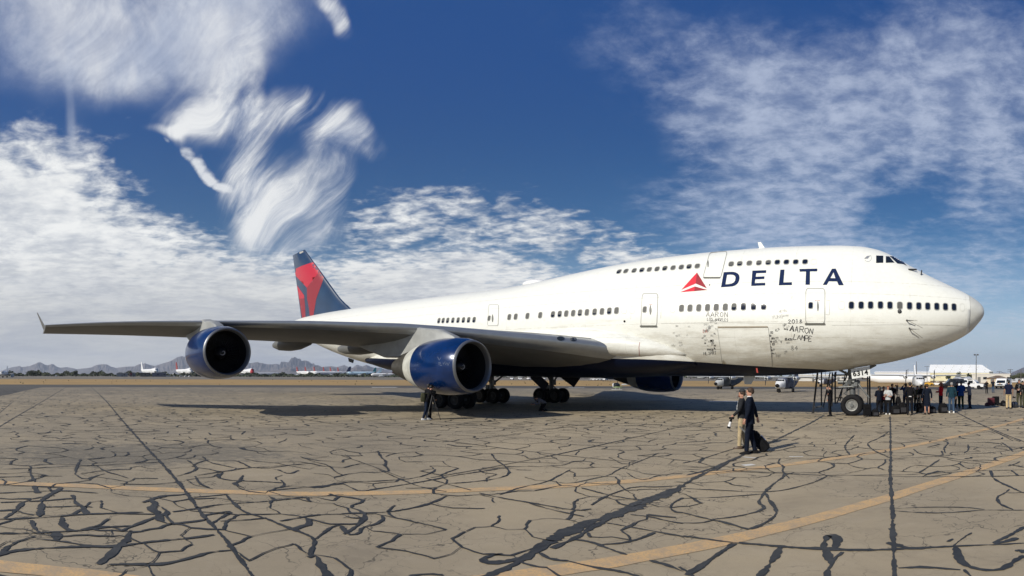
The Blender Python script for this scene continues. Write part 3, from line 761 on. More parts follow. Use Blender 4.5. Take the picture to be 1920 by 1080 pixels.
def decal_mb(polys, fn, step, mb=None, mi=0):
    mb = mb or MB(); pts, ed = [], []
    for L in polys:
        n0 = len(pts); L2 = []
        for i in range(len(L)):
            a_, b_ = Vector(L[i]), Vector(L[(i + 1) % len(L)]); k = max(1, int((b_ - a_).length / step))
            L2 += [a_.lerp(b_, q / k) for q in range(k)]
        pts += L2; ed += [(n0 + i, n0 + (i + 1) % len(L2)) for i in range(len(L2))]
    x0, x1 = min(p_.x for p_ in pts), max(p_.x for p_ in pts); y0, y1 = min(p_.y for p_ in pts), max(p_.y for p_ in pts)
    gx = x0 + step / 2
    while gx < x1:
        gy = y0 + step / 2
        while gy < y1:
            if inside((gx, gy), polys) and min((Vector((gx, gy)) - p_).length for p_ in pts[:400]) > step * .35: pts.append(Vector((gx, gy)))
            gy += step
        gx += step
    V2, _, F2, *_q = delaunay_2d_cdt(pts, ed, [], 0, 1e-5)
    hit = [fn(v.x, v.y)[0] for v in V2]; ok = {}
    vs = []
    for i, h_ in enumerate(hit):
        if h_ is not None: ok[i] = len(vs); vs.append(h_)
    fs = []
    for f in F2:
        c_ = sum((V2[i] for i in f), Vector((0, 0))) / len(f)
        if all(i in ok for i in f) and inside(c_, polys): fs.append(tuple(ok[i] for i in f))
    return mb.add(vs, fs, mi)
def rrect(x0, y0, x1, y1, r, n=4):
    P_ = []
    for cx, cy, a0 in ((x1 - r, y1 - r, 0), (x0 + r, y1 - r, 90), (x0 + r, y0 + r, 180), (x1 - r, y0 + r, 270)):
        for i in range(n + 1):
            a = radians(a0 + 90 * i / n); P_.append((cx + r * cos(a), cy + r * sin(a)))
    return P_
def warp(P_, q):    # unit square polygon to a quadrilateral q = top-left, top-right, bottom-right, bottom-left
    return [tuple((q[0][k] * (1 - u) + q[1][k] * u) * (1 - v) + (q[3][k] * (1 - u) + q[2][k] * u) * v for k in (0, 1)) for u, v in P_]
M_pane = mat('cabin_window_pane', (.008, .013, .028), .06, spec=.35)
M_shade = mat('window_shade', (.075, .075, .07), .6)
M_frame = mat('window_frame', (.30, .30, .28), .5)
def window(parent, X, Z, shade=0, w_=.25, h_=.37, plug=False, up=False):
    fn = lambda a, b: sidehit(a, b, .012)
    fn2 = lambda a, b: sidehit(a, b, .016)
    o = rrect(X - w_ / 2 - .035, Z - h_ / 2 - .035, X + w_ / 2 + .035, Z + h_ / 2 + .035, .12, 4)
    i_ = rrect(X - w_ / 2, Z - h_ / 2, X + w_ / 2, Z + h_ / 2, .09, 4)
    if plug:
        i2 = rrect(X - w_ / 2 - .02, Z - h_ / 2 - .02, X + w_ / 2 + .02, Z + h_ / 2 + .02, .105, 4)
        return obj('window_plug', decal_mb([o, i2], fn, .5), M_line if False else mat('plug_outline', (.52, .52, .48), .6), parent)
    wm = MB(); decal_mb([i_], fn, .3, wm, 0)
    if shade:
        zz = Z + h_ / 2 - h_ * shade
        sp_ = rrect(X - w_ / 2 + .01, zz, X + w_ / 2 - .01, Z + h_ / 2 - .01, .05, 3)
        decal_mb([sp_], fn2, .3, wm, 1)
    wo = obj('window', wm, [M_pane, M_shade], parent)
    obj('frame', decal_mb([o, i_], lambda a, b: sidehit(a, b, .02), .5), M_frame, wo)
    return wo
def place_win(px, py, **k):
    h_, n_ = camhit(px, py)
    if h_ is None: return None
    return window(k.pop('parent', jet), h_.x, h_.z, **k)
wr = random.Random(5)
def zy(px, T):
    for i in range(len(T) - 1):
        if T[i][0] <= px <= T[i + 1][0]: return T[i][1] + (T[i + 1][1] - T[i][1]) * (px - T[i][0]) / (T[i + 1][0] - T[i][0])
    return T[-1][1]
TY = [(820, 601), (831, 600.6), (889, 599.2), (955, 594.5), (1037, 589.5), (1156, 582.3), (1278, 578), (1432, 574), (1596, 572.5), (1650, 572), (1705, 573.4), (1756, 574.6), (1788, 575.8), (1805, 576.6)]
for i, px in enumerate([1596.25, 1614.5, 1632.25, 1650.75, 1668.5, 1687, 1705.25, 1722.5, 1739.25, 1756.25, 1772.5, 1788.5]):
    place_win(px, zy(px, TY), shade=.97 if i == 5 else 0, w_=.24)
for px in (1578, 1450, 1468, 1487, 1261.5, 1170.5, 1185.5): place_win(px, zy(px, TY), plug=True)
place_win(1804, 576.5, plug=True, w_=.2)
for i, px in enumerate([1278, 1293.75, 1310.25, 1326.75, 1343, 1360, 1376.25, 1394, 1413, 1432]):
    place_win(px, zy(px, TY), shade=(.97, .97, .97, .97, .97, .97, .55, 0, 0, 0)[i])
for i, px in enumerate([1036.75, 1049.5, 1061.75, 1074.75, 1087.5, 1100.5, 1115, 1128.75, 1142.5, 1156]):
    place_win(px, zy(px, TY), shade=wr.choice([.97, .75, .6, .97]))
for px in (955, 967, 989, 1013): place_win(px, zy(px, TY), shade=.97)
for px in (823, 831, 839.5, 849.25, 859, 869, 878.75, 889): place_win(px, zy(px, TY) + .4, shade=.6)
TU = [(1150, 510.5), (1160.5, 509.5), (1173.5, 508.5), (1189, 507.5), (1203.5, 506.5), (1217.5, 505.5), (1232, 504.5), (1246.5, 503.3), (1262, 502.3), (1277.5, 501), (1292, 500), (1307.5, 499), (1371, 495.2), (1387, 494.5), (1405, 493.6), (1423, 493), (1440.5, 492.5), (1457.5, 491.8), (1474.5, 491.5), (1492, 491.3), (1509.5, 491)]
for i, (px, py) in enumerate(TU[1:]):
    place_win(px, py, shade=0 if i > 15 else (.6, .97, .7)[i % 3] if i > 11 else (.5, .97, .8)[i % 3], w_=.26, h_=.26)
place_win(1526, 491, plug=True, w_=.26, h_=.26)

# cockpit glazing, both sides
Z7 = lambda x, y: (1600 + x / 7.385, 440 + y / 7.385)
for P_ in ([(315, 290), (414, 293), (414, 390), (315, 392)], [(449, 300), (496, 302), (568, 388), (449, 390)], [(502, 298), (572, 302), (640, 345), (700, 385), (738, 432), (690, 408), (612, 402)]):
    m0 = decal_mb([[Z7(*q) for q in P_]], lambda a, b: camhit(a, b, off=.012), 2.0)
    m1_ = MB(); m1_.v = [(v[0], 2 * DA - v[1], v[2]) for v in m0.v]; m1_.f = list(m0.f); m1_.m = list(m0.m)
    obj('cockpit_window', m0, M_glass, jet); obj('cockpit_window', m1_, M_glass, jet)
# wiper / probe stubs near the windscreen
h_, n_ = camhit(1703, 505.5)
if h_: obj('antenna', MB().tube([h_, h_ + Vector((.45, .1, .02))], .05), M_dark, jet)
h_, n_ = camhit(1727, 516)
if h_: obj('antenna', MB().tube([h_, h_ + Vector((.03, 0, .28))], .035), M_dark, jet)
for px, py in ((1700, 600.5), (1705, 615.5)):
    h_, n_ = camhit(px, py); h2, _ = camhit(px + 14, py + .5)
    pr = obj('air_data_probe', MB().tube([h_, h_ + n_ * .16 + Vector((.02, 0, 0)), h_ + n_ * .2 + Vector((.3, 0, 0))], [.05, .03, .018], 6), M_dark, jet)
h_, n_ = camhit(1686.5, 584); obj('sensor_vane', MB().ell(h_, (.12, .03, .12)), M_dark, jet)

# lettering and mark
Z4 = lambda x, y: (1140 + x / 4, 440 + y / 4)
def cpoly(L, f=Z4): return [f(*q) for q in L]
def pdec(name, polys, m, parent=jet, step=4.0, off=.010, tree=None, **k):
    return obj(name, decal_mb(polys, lambda a, b: camhit(a, b, tree, off), step), m, parent, **k)
pdec('letter', [cpoly([(868, 282), (900, 280), (935, 279), (957, 283), (974, 292), (984, 306), (987, 324), (984, 345), (974, 364), (957, 380), (935, 388), (905, 391), (848, 395)]),
                cpoly([(893, 302), (918, 300), (938, 302), (951, 309), (957, 322), (954, 343), (945, 358), (928, 367), (908, 371), (881, 373)])], M_logo_navy)
pdec('letter', [cpoly([(1083, 270), (1187, 267), (1186, 287), (1112, 290), (1108, 316), (1174, 313), (1172, 333), (1105, 336), (1101, 364), (1180, 362), (1179, 381), (1074, 385)])], M_logo_navy)
pdec('letter', [cpoly([(1293, 263), (1324, 262), (1316, 359), (1380, 357), (1379, 378), (1281, 380)])], M_logo_navy)
pdec('letter', [cpoly([(1436, 258), (1570, 255), (1569, 275), (1515, 276), (1514, 376), (1481, 376), (1485, 277), (1438, 278)])], M_logo_navy)
pdec('letter', [cpoly([(1680, 256), (1708, 255), (1768, 379), (1730, 380), (1718, 351), (1656, 350), (1641, 377), (1611, 377)]), cpoly([(1691, 283), (1705, 327), (1668, 326)])], M_logo_navy)
pdec('emblem', [cpoly([(668, 284), (658, 367), (550, 414)])], M_red)
pdec('emblem', [cpoly([(668, 284), (742, 403), (658, 367)])], M_dred)
pdec('emblem', [cpoly([(652, 389), (648, 424), (541, 432)])], M_red)
pdec('emblem', [cpoly([(652, 389), (747, 415), (648, 424)])], M_dred)
# round alliance badge
def annulus(cx, cy, r, w_, a0=0, a1=360, n=28): 
    return [(cx + (r) * cos(radians(a0 + (a1 - a0) * i / n)), cy - r * sin(radians(a0 + (a1 - a0) * i / n))) for i in range(n + 1)] + \
           [(cx + (r - w_) * cos(radians(a1 - (a1 - a0) * i / n)), cy - (r - w_) * sin(radians(a1 - (a1 - a0) * i / n))) for i in range(n + 1)]
bx_, by_ = Z7(195, 322)
M_badge = mat('badge_grey', (.20, .21, .24), .6)
mb = MB(); cf = lambda a, b: camhit(a, b, off=.010)
decal_mb([annulus(bx_ + .8, by_ + .4, 6.9, .55, -150, 60)], cf, 3, mb)
for k in range(3): decal_mb([[(bx_ - 6 + k * 2.0, by_ + 1.2 - k * .2), (bx_ - 1 + k * 1.8, by_ - 3.4), (bx_ + 2.2 + k * 1.6, by_ - 3.9), (bx_ + .4 + k * 1.6, by_ - 2.2), (bx_ - 3.4 + k * 2, by_ + 1.8)]], cf, 3, mb)
obj('badge', mb, M_badge, jet)

# hand lettering
FONT = {'A': [[(0, 0), (2, 6), (4, 0)], [(.8, 2.2), (3.2, 2.2)]], 'R': [[(0, 0), (0, 6), (3, 6), (3.6, 4.6), (2.8, 3.2), (0, 3)], [(1.6, 3), (4, 0)]],
        'O': [[(2, 6), (.3, 4.6), (.2, 1.6), (2, 0), (3.7, 1.4), (3.8, 4.4), (2, 6)]], 'N': [[(0, 0), (0, 6), (4, 0), (4, 6)]], 'L': [[(0, 6), (0, 0), (3.4, 0)]],
        'S': [[(3.6, 5.4), (2, 6), (.4, 5), (1, 3.4), (3, 2.8), (3.6, 1.2), (2, 0), (.2, .6)]], 'G': [[(3.6, 5.2), (2, 6), (.2, 4), (.4, 1), (2, 0), (3.7, 1), (3.7, 2.8), (2.2, 2.8)]],
        'E': [[(3.6, 6), (0, 6), (0, 0), (3.6, 0)], [(0, 3.1), (2.8, 3.1)]], '2': [[(.2, 4.8), (2, 6), (3.7, 4.6), (.1, 0), (4, 0)]], '0': [[(2, 6), (.3, 4.4), (.3, 1.6), (2, 0), (3.7, 1.6), (3.7, 4.4), (2, 6)]],
        '1': [[(1, 4.8), (2, 6), (2, 0)]], '8': [[(2, 3.2), (.6, 4.5), (2, 6), (3.4, 4.6), (2, 3.2), (.2, 1.4), (2, 0), (3.8, 1.5), (2, 3.2)]], 'M': [[(0, 0), (.3, 6), (2, 2.4), (3.7, 6), (4, 0)]],
        'P': [[(0, 0), (0, 6), (3, 6), (3.6, 4.4), (2.6, 3), (0, 3)]], 'Y': [[(0, 6), (2, 3), (4, 6)], [(2, 3), (1.6, 0)]], 'U': [[(0, 6), (0, 1.4), (2, 0), (4, 1.4), (4, 6)]], 'T': [[(0, 6), (4, 6)], [(2, 6), (2, 0)]],
        'V': [[(0, 6), (2, 0), (4, 6)]], '3': [[(.4, 5.6), (3.4, 5.6), (1.8, 3.4), (3.6, 2), (2, 0), (.2, .8)]], '4': [[(3, 0), (3, 6), (0, 2), (4, 2)]], '6': [[(3.4, 5.6), (1, 4.6), (.2, 2), (2, 0), (3.8, 1.6), (2, 3.2), (.4, 2)]],
        'I': [[(2, 0), (2, 6)]], 'K': [[(0, 0), (0, 6)], [(3.6, 6), (0, 2.8), (4, 0)]], 'C': [[(3.7, 5), (2, 6), (.2, 4), (.3, 1.4), (2, 0), (3.8, 1)]], 'D': [[(0, 0), (0, 6), (2.4, 5.6), (3.8, 3), (2.4, .3), (0, 0)]], 'W': [[(0, 6), (1, 0), (2, 4), (3, 0), (4, 6)]]}
gr = random.Random(21)
def surf_ribbon(mb, pts2, w_, fn, mi=0):
    P3 = []
    for i in range(len(pts2) - 1):
        a_, b_ = Vector(pts2[i]), Vector(pts2[i + 1]); n = max(1, int((b_ - a_).length / 2.5))
        for k in range(n + (1 if i == len(pts2) - 2 else 0)):
            q = a_.lerp(b_, k / n); h_, n_ = fn(q.x, q.y)
            if h_ is not None: P3.append((h_, n_))
    if len(P3) < 2: return
    vs = []
    for i, (h_, n_) in enumerate(P3):
        t = P3[min(i + 1, len(P3) - 1)][0] - P3[max(i - 1, 0)][0]
        if t.length < 1e-6: t = Vector((1, 0, 0))
        sd = t.normalized().cross(n_) * (w_ * .40); vs += [h_ + sd, h_ - sd]
    mb.add(vs, [(2 * i, 2 * i + 1, 2 * i + 3, 2 * i + 2) for i in range(len(P3) - 1)], mi)
def write(mb, *a, **k):
    if not isinstance(mb, tuple): return write_(mb, *a, **k)
    m2 = MB(); write_(m2, *a, **k)
    if m2.v: obj('graffiti', m2, mb[0], jet, smooth=False)
def write_(mb, text, x, y, h, w_=.022, rot=0.0, sp=5.2, mi=0, wide=1.0, jit=.35, fn=None):
    fn = fn or (lambda a, b: camhit(a, b, off=.009)); ca, sa = cos(radians(rot)), sin(radians(rot)); k = h / 6
    for i, ch in enumerate(text):
        for st_ in FONT.get(ch, []):
            L = []
            for a_, b_ in st_:
                u = (i * sp + a_ + gr.uniform(-jit, jit)) * k * wide; v = (b_ + gr.uniform(-jit, jit)) * k
                L.append((x + u * ca - v * sa * -1 * -1, y - v * ca - u * sa))
            surf_ribbon(mb, L, w_, fn, mi)
G1 = (M_ink,)
write(G1, 'AARON', 1324.5, 594, 9.5, .030, -1, 5.6, wide=.95, jit=.5); write(G1, 'LOS ANGELES', 1326, 601, 5.6, .026, -3, 5.0, wide=.78)
write(G1, '2018', 1331, 605.5, 4.4, .02, 10, wide=.8); write(G1, 'VAN', 1327, 619, 4.5, .02, 50, wide=.8); write(G1, 'RYAN', 1328, 622, 3.6, .03, 52, wide=.8)
write(G1, '2018', 1478, 606.8, 7.4, .045, 2, 5.4, wide=1.05); write(G1, 'AARON', 1481, 620.5, 10.5, .045, -8, 5.2, wide=1.0, jit=.5); write(G1, 'LAMPE', 1488, 636, 10, .04, -8, 4.8, wide=.88, jit=.5)
write(G1, 'A', 1481.5, 620, 10, .06, -8)
write(G1, 'MATT', 1448, 636.5, 4.2, .026, 0, wide=.85); write(G1, 'MTL VX', 1450, 643, 4.6, .026, 0, wide=.85); write(G1, 'DEACON', 1472, 638, 4.4, .034, -2, wide=.62); write(G1, '84', 1483, 657, 9, .022, 0, wide=.9)
write(G1, 'HIP', 1463, 615, 6, .024, 12, wide=.8); write(G1, 'KLM', 1455, 622, 4.5, .024, 25, wide=.7); write(G1, 'DAVE', 1470, 618, 3, .024, -10, wide=.8)
write(G1, 'NL3PRT', 1319.5, 666, 6, .022, 4, wide=.8); write(G1, 'ROGER V', 1326, 657, 3.5, .022, 0, wide=.75); write(G1, 'YP', 1333, 648, 6, .024, 5, wide=.7)
for k in range(9): write(G1, gr.choice(['AL', 'RO', 'MP', 'TS', 'KW', '84', 'EN']), 1446 + gr.uniform(-1.2, 1.2) + k * .35, 626 + k * 5.4, gr.uniform(3, 5), .024, gr.choice([0, 80, 70, -10]), wide=.55)
for k in range(9): write(G1, gr.choice(['AL', 'RO', 'MP', 'TS', 'KW', 'SEA', 'EN']), gr.choice([1320, 1322, 1336, 1338]) + gr.uniform(-1, 1), 622 + k * 4.6, gr.uniform(2.6, 4.4), .02, gr.choice([0, 80, 20, -10]), wide=.6)
G2 = (M_inkf,)
write(G2, 'YUNG', 1448, 598.5, 6.5, .022, 6, wide=.95); write(G2, 'UNION', 1468, 594, 3.2, .02, 5, wide=.8); write(G2, 'METRO', 1461, 586, 4, .02, 6, wide=.9); write(G2, 'YLZ', 1482, 562, 6, .02, 4, wide=.9)
write(G2, 'DAN', 1320, 610, 4, .02, 0, wide=.8); write(G2, 'ONE', 1340, 607.5, 2.5, .02, 4, wide=.8); write(G2, 'YEK', 1425, 668, 5, .026, 0, wide=.75); write(G2, 'CO', 1416, 667, 2.5, .02); write(G2, 'NOR', 1470, 661, 3.2, .02, 5, wide=.8)
write(G2, 'EOT', 1455, 669, 4.5, .03, 0, wide=.8); write(G2, 'AEM', 1474, 644, 2.6, .02)
for k in range(26):
    write(G2, gr.choice(['ALO', 'RO', 'MPE', 'TS', 'KW', 'SEA', 'ENY', 'IV']), gr.choice([gr.uniform(1252, 1292), gr.uniform(1318, 1342), gr.uniform(1448, 1478)]), gr.uniform(608, 668), gr.uniform(2, 4), .018, gr.uniform(-15, 30), wide=.7)
G3 = (M_inkr,); write(G3, 'LA', 1318.5, 624, 7, .03, 0, wide=.7); write(G3, 'EXIT', 1522, 554, 3, .03, 0, wide=.8, jit=.05)
for L_ in ([(1527.5, 564.5), (1530, 563.2), (1534, 563), (1537.5, 564.2)], [(1217, 571.8), (1220, 571), (1224, 572)]):
    mb = MB(); surf_ribbon(mb, L_, .03, lambda a, b: camhit(a, b, off=.02)); obj('marking_stripe', mb, M_inkr, jet, smooth=False)

# doors
def door(quad_, sill, handle=None, win=None, name='door', edge=.075, lines=True):
    P_ = warp(rrect(0, 0, 1, 1, .12 if name == 'door' else .03, 4), quad_)
    mb = decal_mb([P_], lambda a, b: camhit(a, b, off=.016), 7)
    d_ = obj(name, mb, M_livery, jet); add_livery(d_, JO)
    iw = edge / 2
    Q = warp(rrect(iw * .9, iw * .5, 1 - iw * .9, 1 - iw * .5, .10 if name == 'door' else .02, 4), quad_)
    obj('frame', decal_mb([P_, Q], lambda a, b: camhit(a, b, off=.022), 7), M_tick, d_)
    if sill:
        x0, y0, x1, y1 = sill
        obj('sill', decal_mb([[(x0, y0), (x1, y0), (x1, y1), (x0, y1)]], lambda a, b: camhit(a, b, off=.05), 6), mat('sill_metal', (.10, .10, .085), .6), d_)
    if handle:
        x0, y0, x1, y1 = handle; xm = (x0 + x1) / 2; ym = (y0 + y1) / 2
        obj('handle', decal_mb([[(xm - .6, y0), (xm + .6, y0), (x1, ym - 2), (x1, ym + 2), (xm + .6, y1), (xm - .6, y1), (x0, ym + 2), (x0, ym - 2)]], lambda a, b: camhit(a, b, off=.035), 4), mat('handle_metal', (.13, .13, .12), .5), d_)
    if win:
        h_, n_ = camhit(win[0], win[1], off=.02)
        fn = lambda a, b: sidehit(a, b, .026); X, Z = h_.x, h_.z
        o = rrect(X - .14, Z - .20, X + .14, Z + .20, .1, 4); i_ = rrect(X - .105, Z - .165, X + .105, Z + .165, .08, 4)
        w2 = obj('window', decal_mb([i_], fn, .4), M_pane if win[2] else M_shade, d_); obj('frame', decal_mb([o, i_], lambda a, b: sidehit(a, b, .03), .5), M_frame, d_)
    return d_
door([(1510.5, 540.5), (1547.3, 540.8), (1547, 607), (1510, 607)], (1509.3, 605.6, 1547.3, 608.8), (1531.5, 565, 1535.5, 583.5), (1520, 573, 1))
door([(1204, 550.3), (1234.3, 550), (1232, 612), (1201, 612)], (1200.5, 610, 1232.3, 613), (1217.8, 572.5, 1222, 590), (1209, 580.5, 0))
door([(916.5, 571), (935.5, 571), (934.5, 611), (914, 611)], None, (922.5, 590, 925.5, 604), (917.3, 597, 0))
door([(1330.5, 473.5), (1364.5, 471), (1351.5, 522.5), (1317.5, 521)], (1319, 520.3, 1350.5, 522.2), (1326.5, 489, 1329, 501.5), None)
cg = door([(1345, 615), (1441, 613.5), (1449, 688), (1354, 682)], None, None, None, 'cargo_door', .018)
obj('hinge', decal_mb([[(1346, 612), (1440, 611.5), (1440, 613.7), (1346, 614.5)]], lambda a, b: camhit(a, b, off=.05), 6), mat('hinge_brown', (.30, .25, .18), .7), cg)
for x_ in (1363, 1411): obj('latch_panel', decal_mb([rrect(x_, 628, x_ + 9.5, 635.5, 1), rrect(x_ + .6, 628.7, x_ + 8.9, 634.8, .8)], cf, 5), mat('plug_outline', (.52, .52, .48), .6), cg)
for px, py, r_ in ((1333.5, 638.5, .065), (1171, 602.5, .07)):
    h_, n_ = camhit(px, py); obj('vent_port', MB().ell(h_, (r_, .03, r_)), M_black, jet)
h_, n_ = camhit(1330.5, 534.5); obj('vent_port', MB().ell(h_, (.04, .02, .04)), M_black, jet)
def sline(L, w_=.02):
    mb = MB(); surf_ribbon(mb, L, w_, lambda a, b: camhit(a, b, off=.008)); obj('seam', mb, mat('seam_grey', (.33, .32, .29), .8), jet, smooth=False)
sline([(1233, 571.5), (1240, 571), (1239, 597)]); sline([(1549, 564), (1556, 563.5), (1555, 590.5), (1548, 590)])
sline([(1702, 600.5), (1730, 615)], .03); sline([(1704, 600.5), (1720, 600.8)], .02); sline([(1706, 615.5), (1730, 634)], .03); sline([(1708, 616.5), (1724, 617)], .02)
for zz_, a_, b_ in ((606.5, 1240, 1500), (610, 1560, 1800), (655, 1330, 1560)): sline([(a_, zz_), ((a_ + b_) / 2, zz_ - 1.2), (b_, zz_)], .012)

# blade antenna and satcom dome
h_, n_ = camhit(1332, 469.5)
if h_ is None: h_ = Vector((-7.9, DA - .6, 9.9))
X_ = S0 - 15.9
ztop = zt(S0 - h_.x) + PIT * (S0 - h_.x - S0)
obj('antenna', MB().prism([(h_.x - .18, ztop - .1), (h_.x + .22, ztop - .1), (h_.x - .12, ztop + .42), (h_.x - .3, ztop + .42)], 'y', DA - .04, DA + .04), M_white, jet)
sx = 26.3 + 2.0
obj('satcom_dome', MB().ell(Wd(sx + .9, 0, zt(sx) - .02), (1.0, .5, .28), 0, 16, 10), M_whiteb, jet)
# lower wing to body fairing
ft = pchip([(16.3, 3.2), (16.9, 3.6), (17.7, 4.1), (18.6, 4.66), (20.5, 5.4), (22.5, 5.7), (30, 5.5), (38, 5.0), (43, 4.2), (46, 3.4)])
fl = pchip([(16.3, 2.35), (16.9, 2.85), (17.7, 3.16), (18.6, 3.34), (20.3, 3.45), (21.5, 3.6), (23, 3.85), (36, 3.85), (42, 3.4), (46, 2.5)])
fb = pchip([(16.3, 2.7), (18, 2.3), (21, 2.0), (26, 1.9), (38, 1.9), (44, 2.3), (46, 2.9)])
rings = []
for s in [16.3, 16.5, 16.8, 17.2, 17.7, 18.2, 18.8, 19.5, 20.3, 21.2, 22.5, 24, 27, 30, 34, 38, 41, 43.5, 45, 46]:
    t0, b0, l0 = ft(s), fb(s), fl(s); cz_ = (t0 + b0) / 2; hz_ = (t0 - b0) / 2; r = []
    for k in range(56):
        a = 2 * pi * k / 56; ca, sa = cos(a), sin(a); e = 2 / 3.0
        r.append(Wd(s, l0 * (abs(ca) ** e) * (1 if ca > 0 else -1), cz_ + hz_ * (abs(sa) ** (2 / 2.3)) * (1 if sa > 0 else -1)))
    rings.append(r)
fair = obj('wing_root_fairing', MB().loft(rings), M_livery, jet, angle=60); add_livery(fair, JO)
strk = obj('leading_edge_fairing', MB().loft([[Wd(s, la + r_ * cos(2 * pi * k / 24), z_ + r_ * 1.05 * sin(2 * pi * k / 24)) for k in range(24)] for s, la, z_, r_ in ((16.7, 2.55, 3.42, .03), (17.1, 2.72, 3.48, .18), (17.8, 2.92, 3.60, .36), (18.6, 3.08, 3.74, .50), (19.5, 3.22, 3.86, .59), (20.3, 3.36, 3.95, .64), (21.2, 3.6, 4.0, .62), (22.0, 3.8, 4.0, .4))]), M_livery, jet, angle=60); add_livery(strk, JO)
G5 = MB(); TF = bvh_of([fair, strk]); cff = lambda a, b: camhit(a, b, TF, .012)
surf_ribbon(G5, [(1199.5, 642), (1198, 651), (1199, 667)], .03, cff); obj('marking_stripe', G5, M_inkr, jet)

# wings
def s_le(lat): return 20.24 + (lat - 3.4) * .885
LEZ = []
for px, py in [(85, 607), (200, 600.5), (350, 597), (490, 596), (600, 596), (700, 598.5), (780, 600.5), (850, 605), (950, 613), (1050, 619.5), (1100, 624), (1150, 629)]:
    a = -azim(px); T_ = tan(a)   # (s - S0) = T_ * (DA - lat), s = s_le(lat)
    lat = (T_ * DA + S0 - 20.24 + 3.4 * .885) / (.885 + T_); s = s_le(lat)
    LEZ.append((lat, elev(px, py, hypot(s - S0, DA - lat))))
LEZ.sort(); lez = pchip([(2.0, LEZ[0][1] - .05)] + LEZ)
TIP = LEZ[-1][0]
def s_te(lat): return 36.2 + max(0, lat - 3.3) * .19 if lat < 12.2 else 37.89 + (lat - 12.2) * .56
tez = pchip([(2, 4.3), (6, 4.4), (13, 4.72), (20, 5.02), (TIP, 5.52)])
AF = [(1, 0), (.9, .028), (.75, .065), (.6, .085), (.45, .095), (.3, .094), (.18, .084), (.1, .070), (.05, .053), (.02, .036), (.006, .02), (0, 0)]
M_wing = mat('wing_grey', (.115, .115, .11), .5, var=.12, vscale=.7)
M_le = mat('wing_leading_edge', (.30, .315, .33), .32, .6, var=.06, vscale=2)
def wing_ring(lat, sg, dzz=0):
    a, b = s_le(lat), s_te(lat); c_ = b - a; tk = (1.0 - .42 * (lat - 3) / (TIP - 3)); r = []
    if lat < 4.6: tk *= 1
    zl = lez(lat); zt_ = tez(lat); off = .045 * c_ * tk
    def pt(x, y): return (S0 - (a + c_ * x), DA - sg * lat, (zl - off) * (1 - x) + zt_ * x + y * c_ + dzz)
    for x, y in AF: r.append(pt(x, y * tk * .52))
    for x, y in AF[::-1][1:-1]: r.append(pt(x, -y * tk * .82))
    return r
def wing(sg, dzz=0):
    lats = [3.0, 3.4, 4.2, 5.2, 6.5, 8, 10, 12.2, 14, 16, 18, 20, 22, 24, 26, 28, TIP]
    if sg > 0: lats = [3.0, 3.45] + lats[2:]
    R = [wing_ring(l, sg, dzz) for l in lats]; n = len(R[0]); mb = MB()
    for i in range(len(R) - 1):
        for j in range(n):
            k = (j + 1) % n
            mb.f.append((i * n + j, i * n + k, (i + 1) * n + k, (i + 1) * n + j)); mb.m.append(1 if 8 <= j <= 13 else 0)
    mb.v = [p_ for r in R for p_ in r]
    mb.f.append(tuple(range(n))); mb.m.append(0); mb.f.append(tuple((len(R) - 1) * n + j for j in range(n))); mb.m.append(0)
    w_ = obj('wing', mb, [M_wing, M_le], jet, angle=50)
    # winglet
    a, b = s_le(TIP), s_te(TIP); z0 = lez(TIP) - .2 + dzz
    rings = []
    for t in (0, .12, .5, 1):
        ch = 2.6 * (1 - t) + .8 * t; s1 = a + .9 + 1.7 * t; la = TIP - .04 + .50 * t
        rings.append([(S0 - (s1 + ch * x), DA - sg * (la + y * ch * .6), z0 + 1.30 * t) for x, y in ((0, 0), (.1, .035), (.4, .05), (1, 0), (.4, -.05), (.1, -.035))])
    obj('winglet', MB().loft(rings), M_wing, w_)
    # flap track canoes and flap gap
    for la, L_ in ((14.1, 5.6), (9.6, 6.0), (18.6, 4.2)):
        s1 = s_te(la) - L_ * .66; zz = tez(la) - .30 + dzz
        obj('flap_track_fairing', MB().lathe([(-L_, .02), (-L_ * .95, .22), (-L_ * .8, .42), (-L_ * .55, .52), (-L_ * .3, .46), (-L_ * .08, .24), (0, .03)], (S0 - s1, DA - sg * la, zz), 'x', 14), M_wing, w_)
    return w_
wing_s = wing(1); wing_p = wing(-1, -.15)
TW = bvh_of([wing_s])
M_lamp = mat('landing_light_glass', (.02, .025, .03), .15)
for px, py, r_ in ((1051, 635, 7), (1075, 636.5, 6)):
    hm = decal_mb([[(px + r_ * cos(k * pi / 9), py + r_ * .55 * sin(k * pi / 9)) for k in range(18)]], lambda a, b: camhit(a, b, TW, .035), 4)
    obj('landing_light', hm, M_lamp, wing_s)

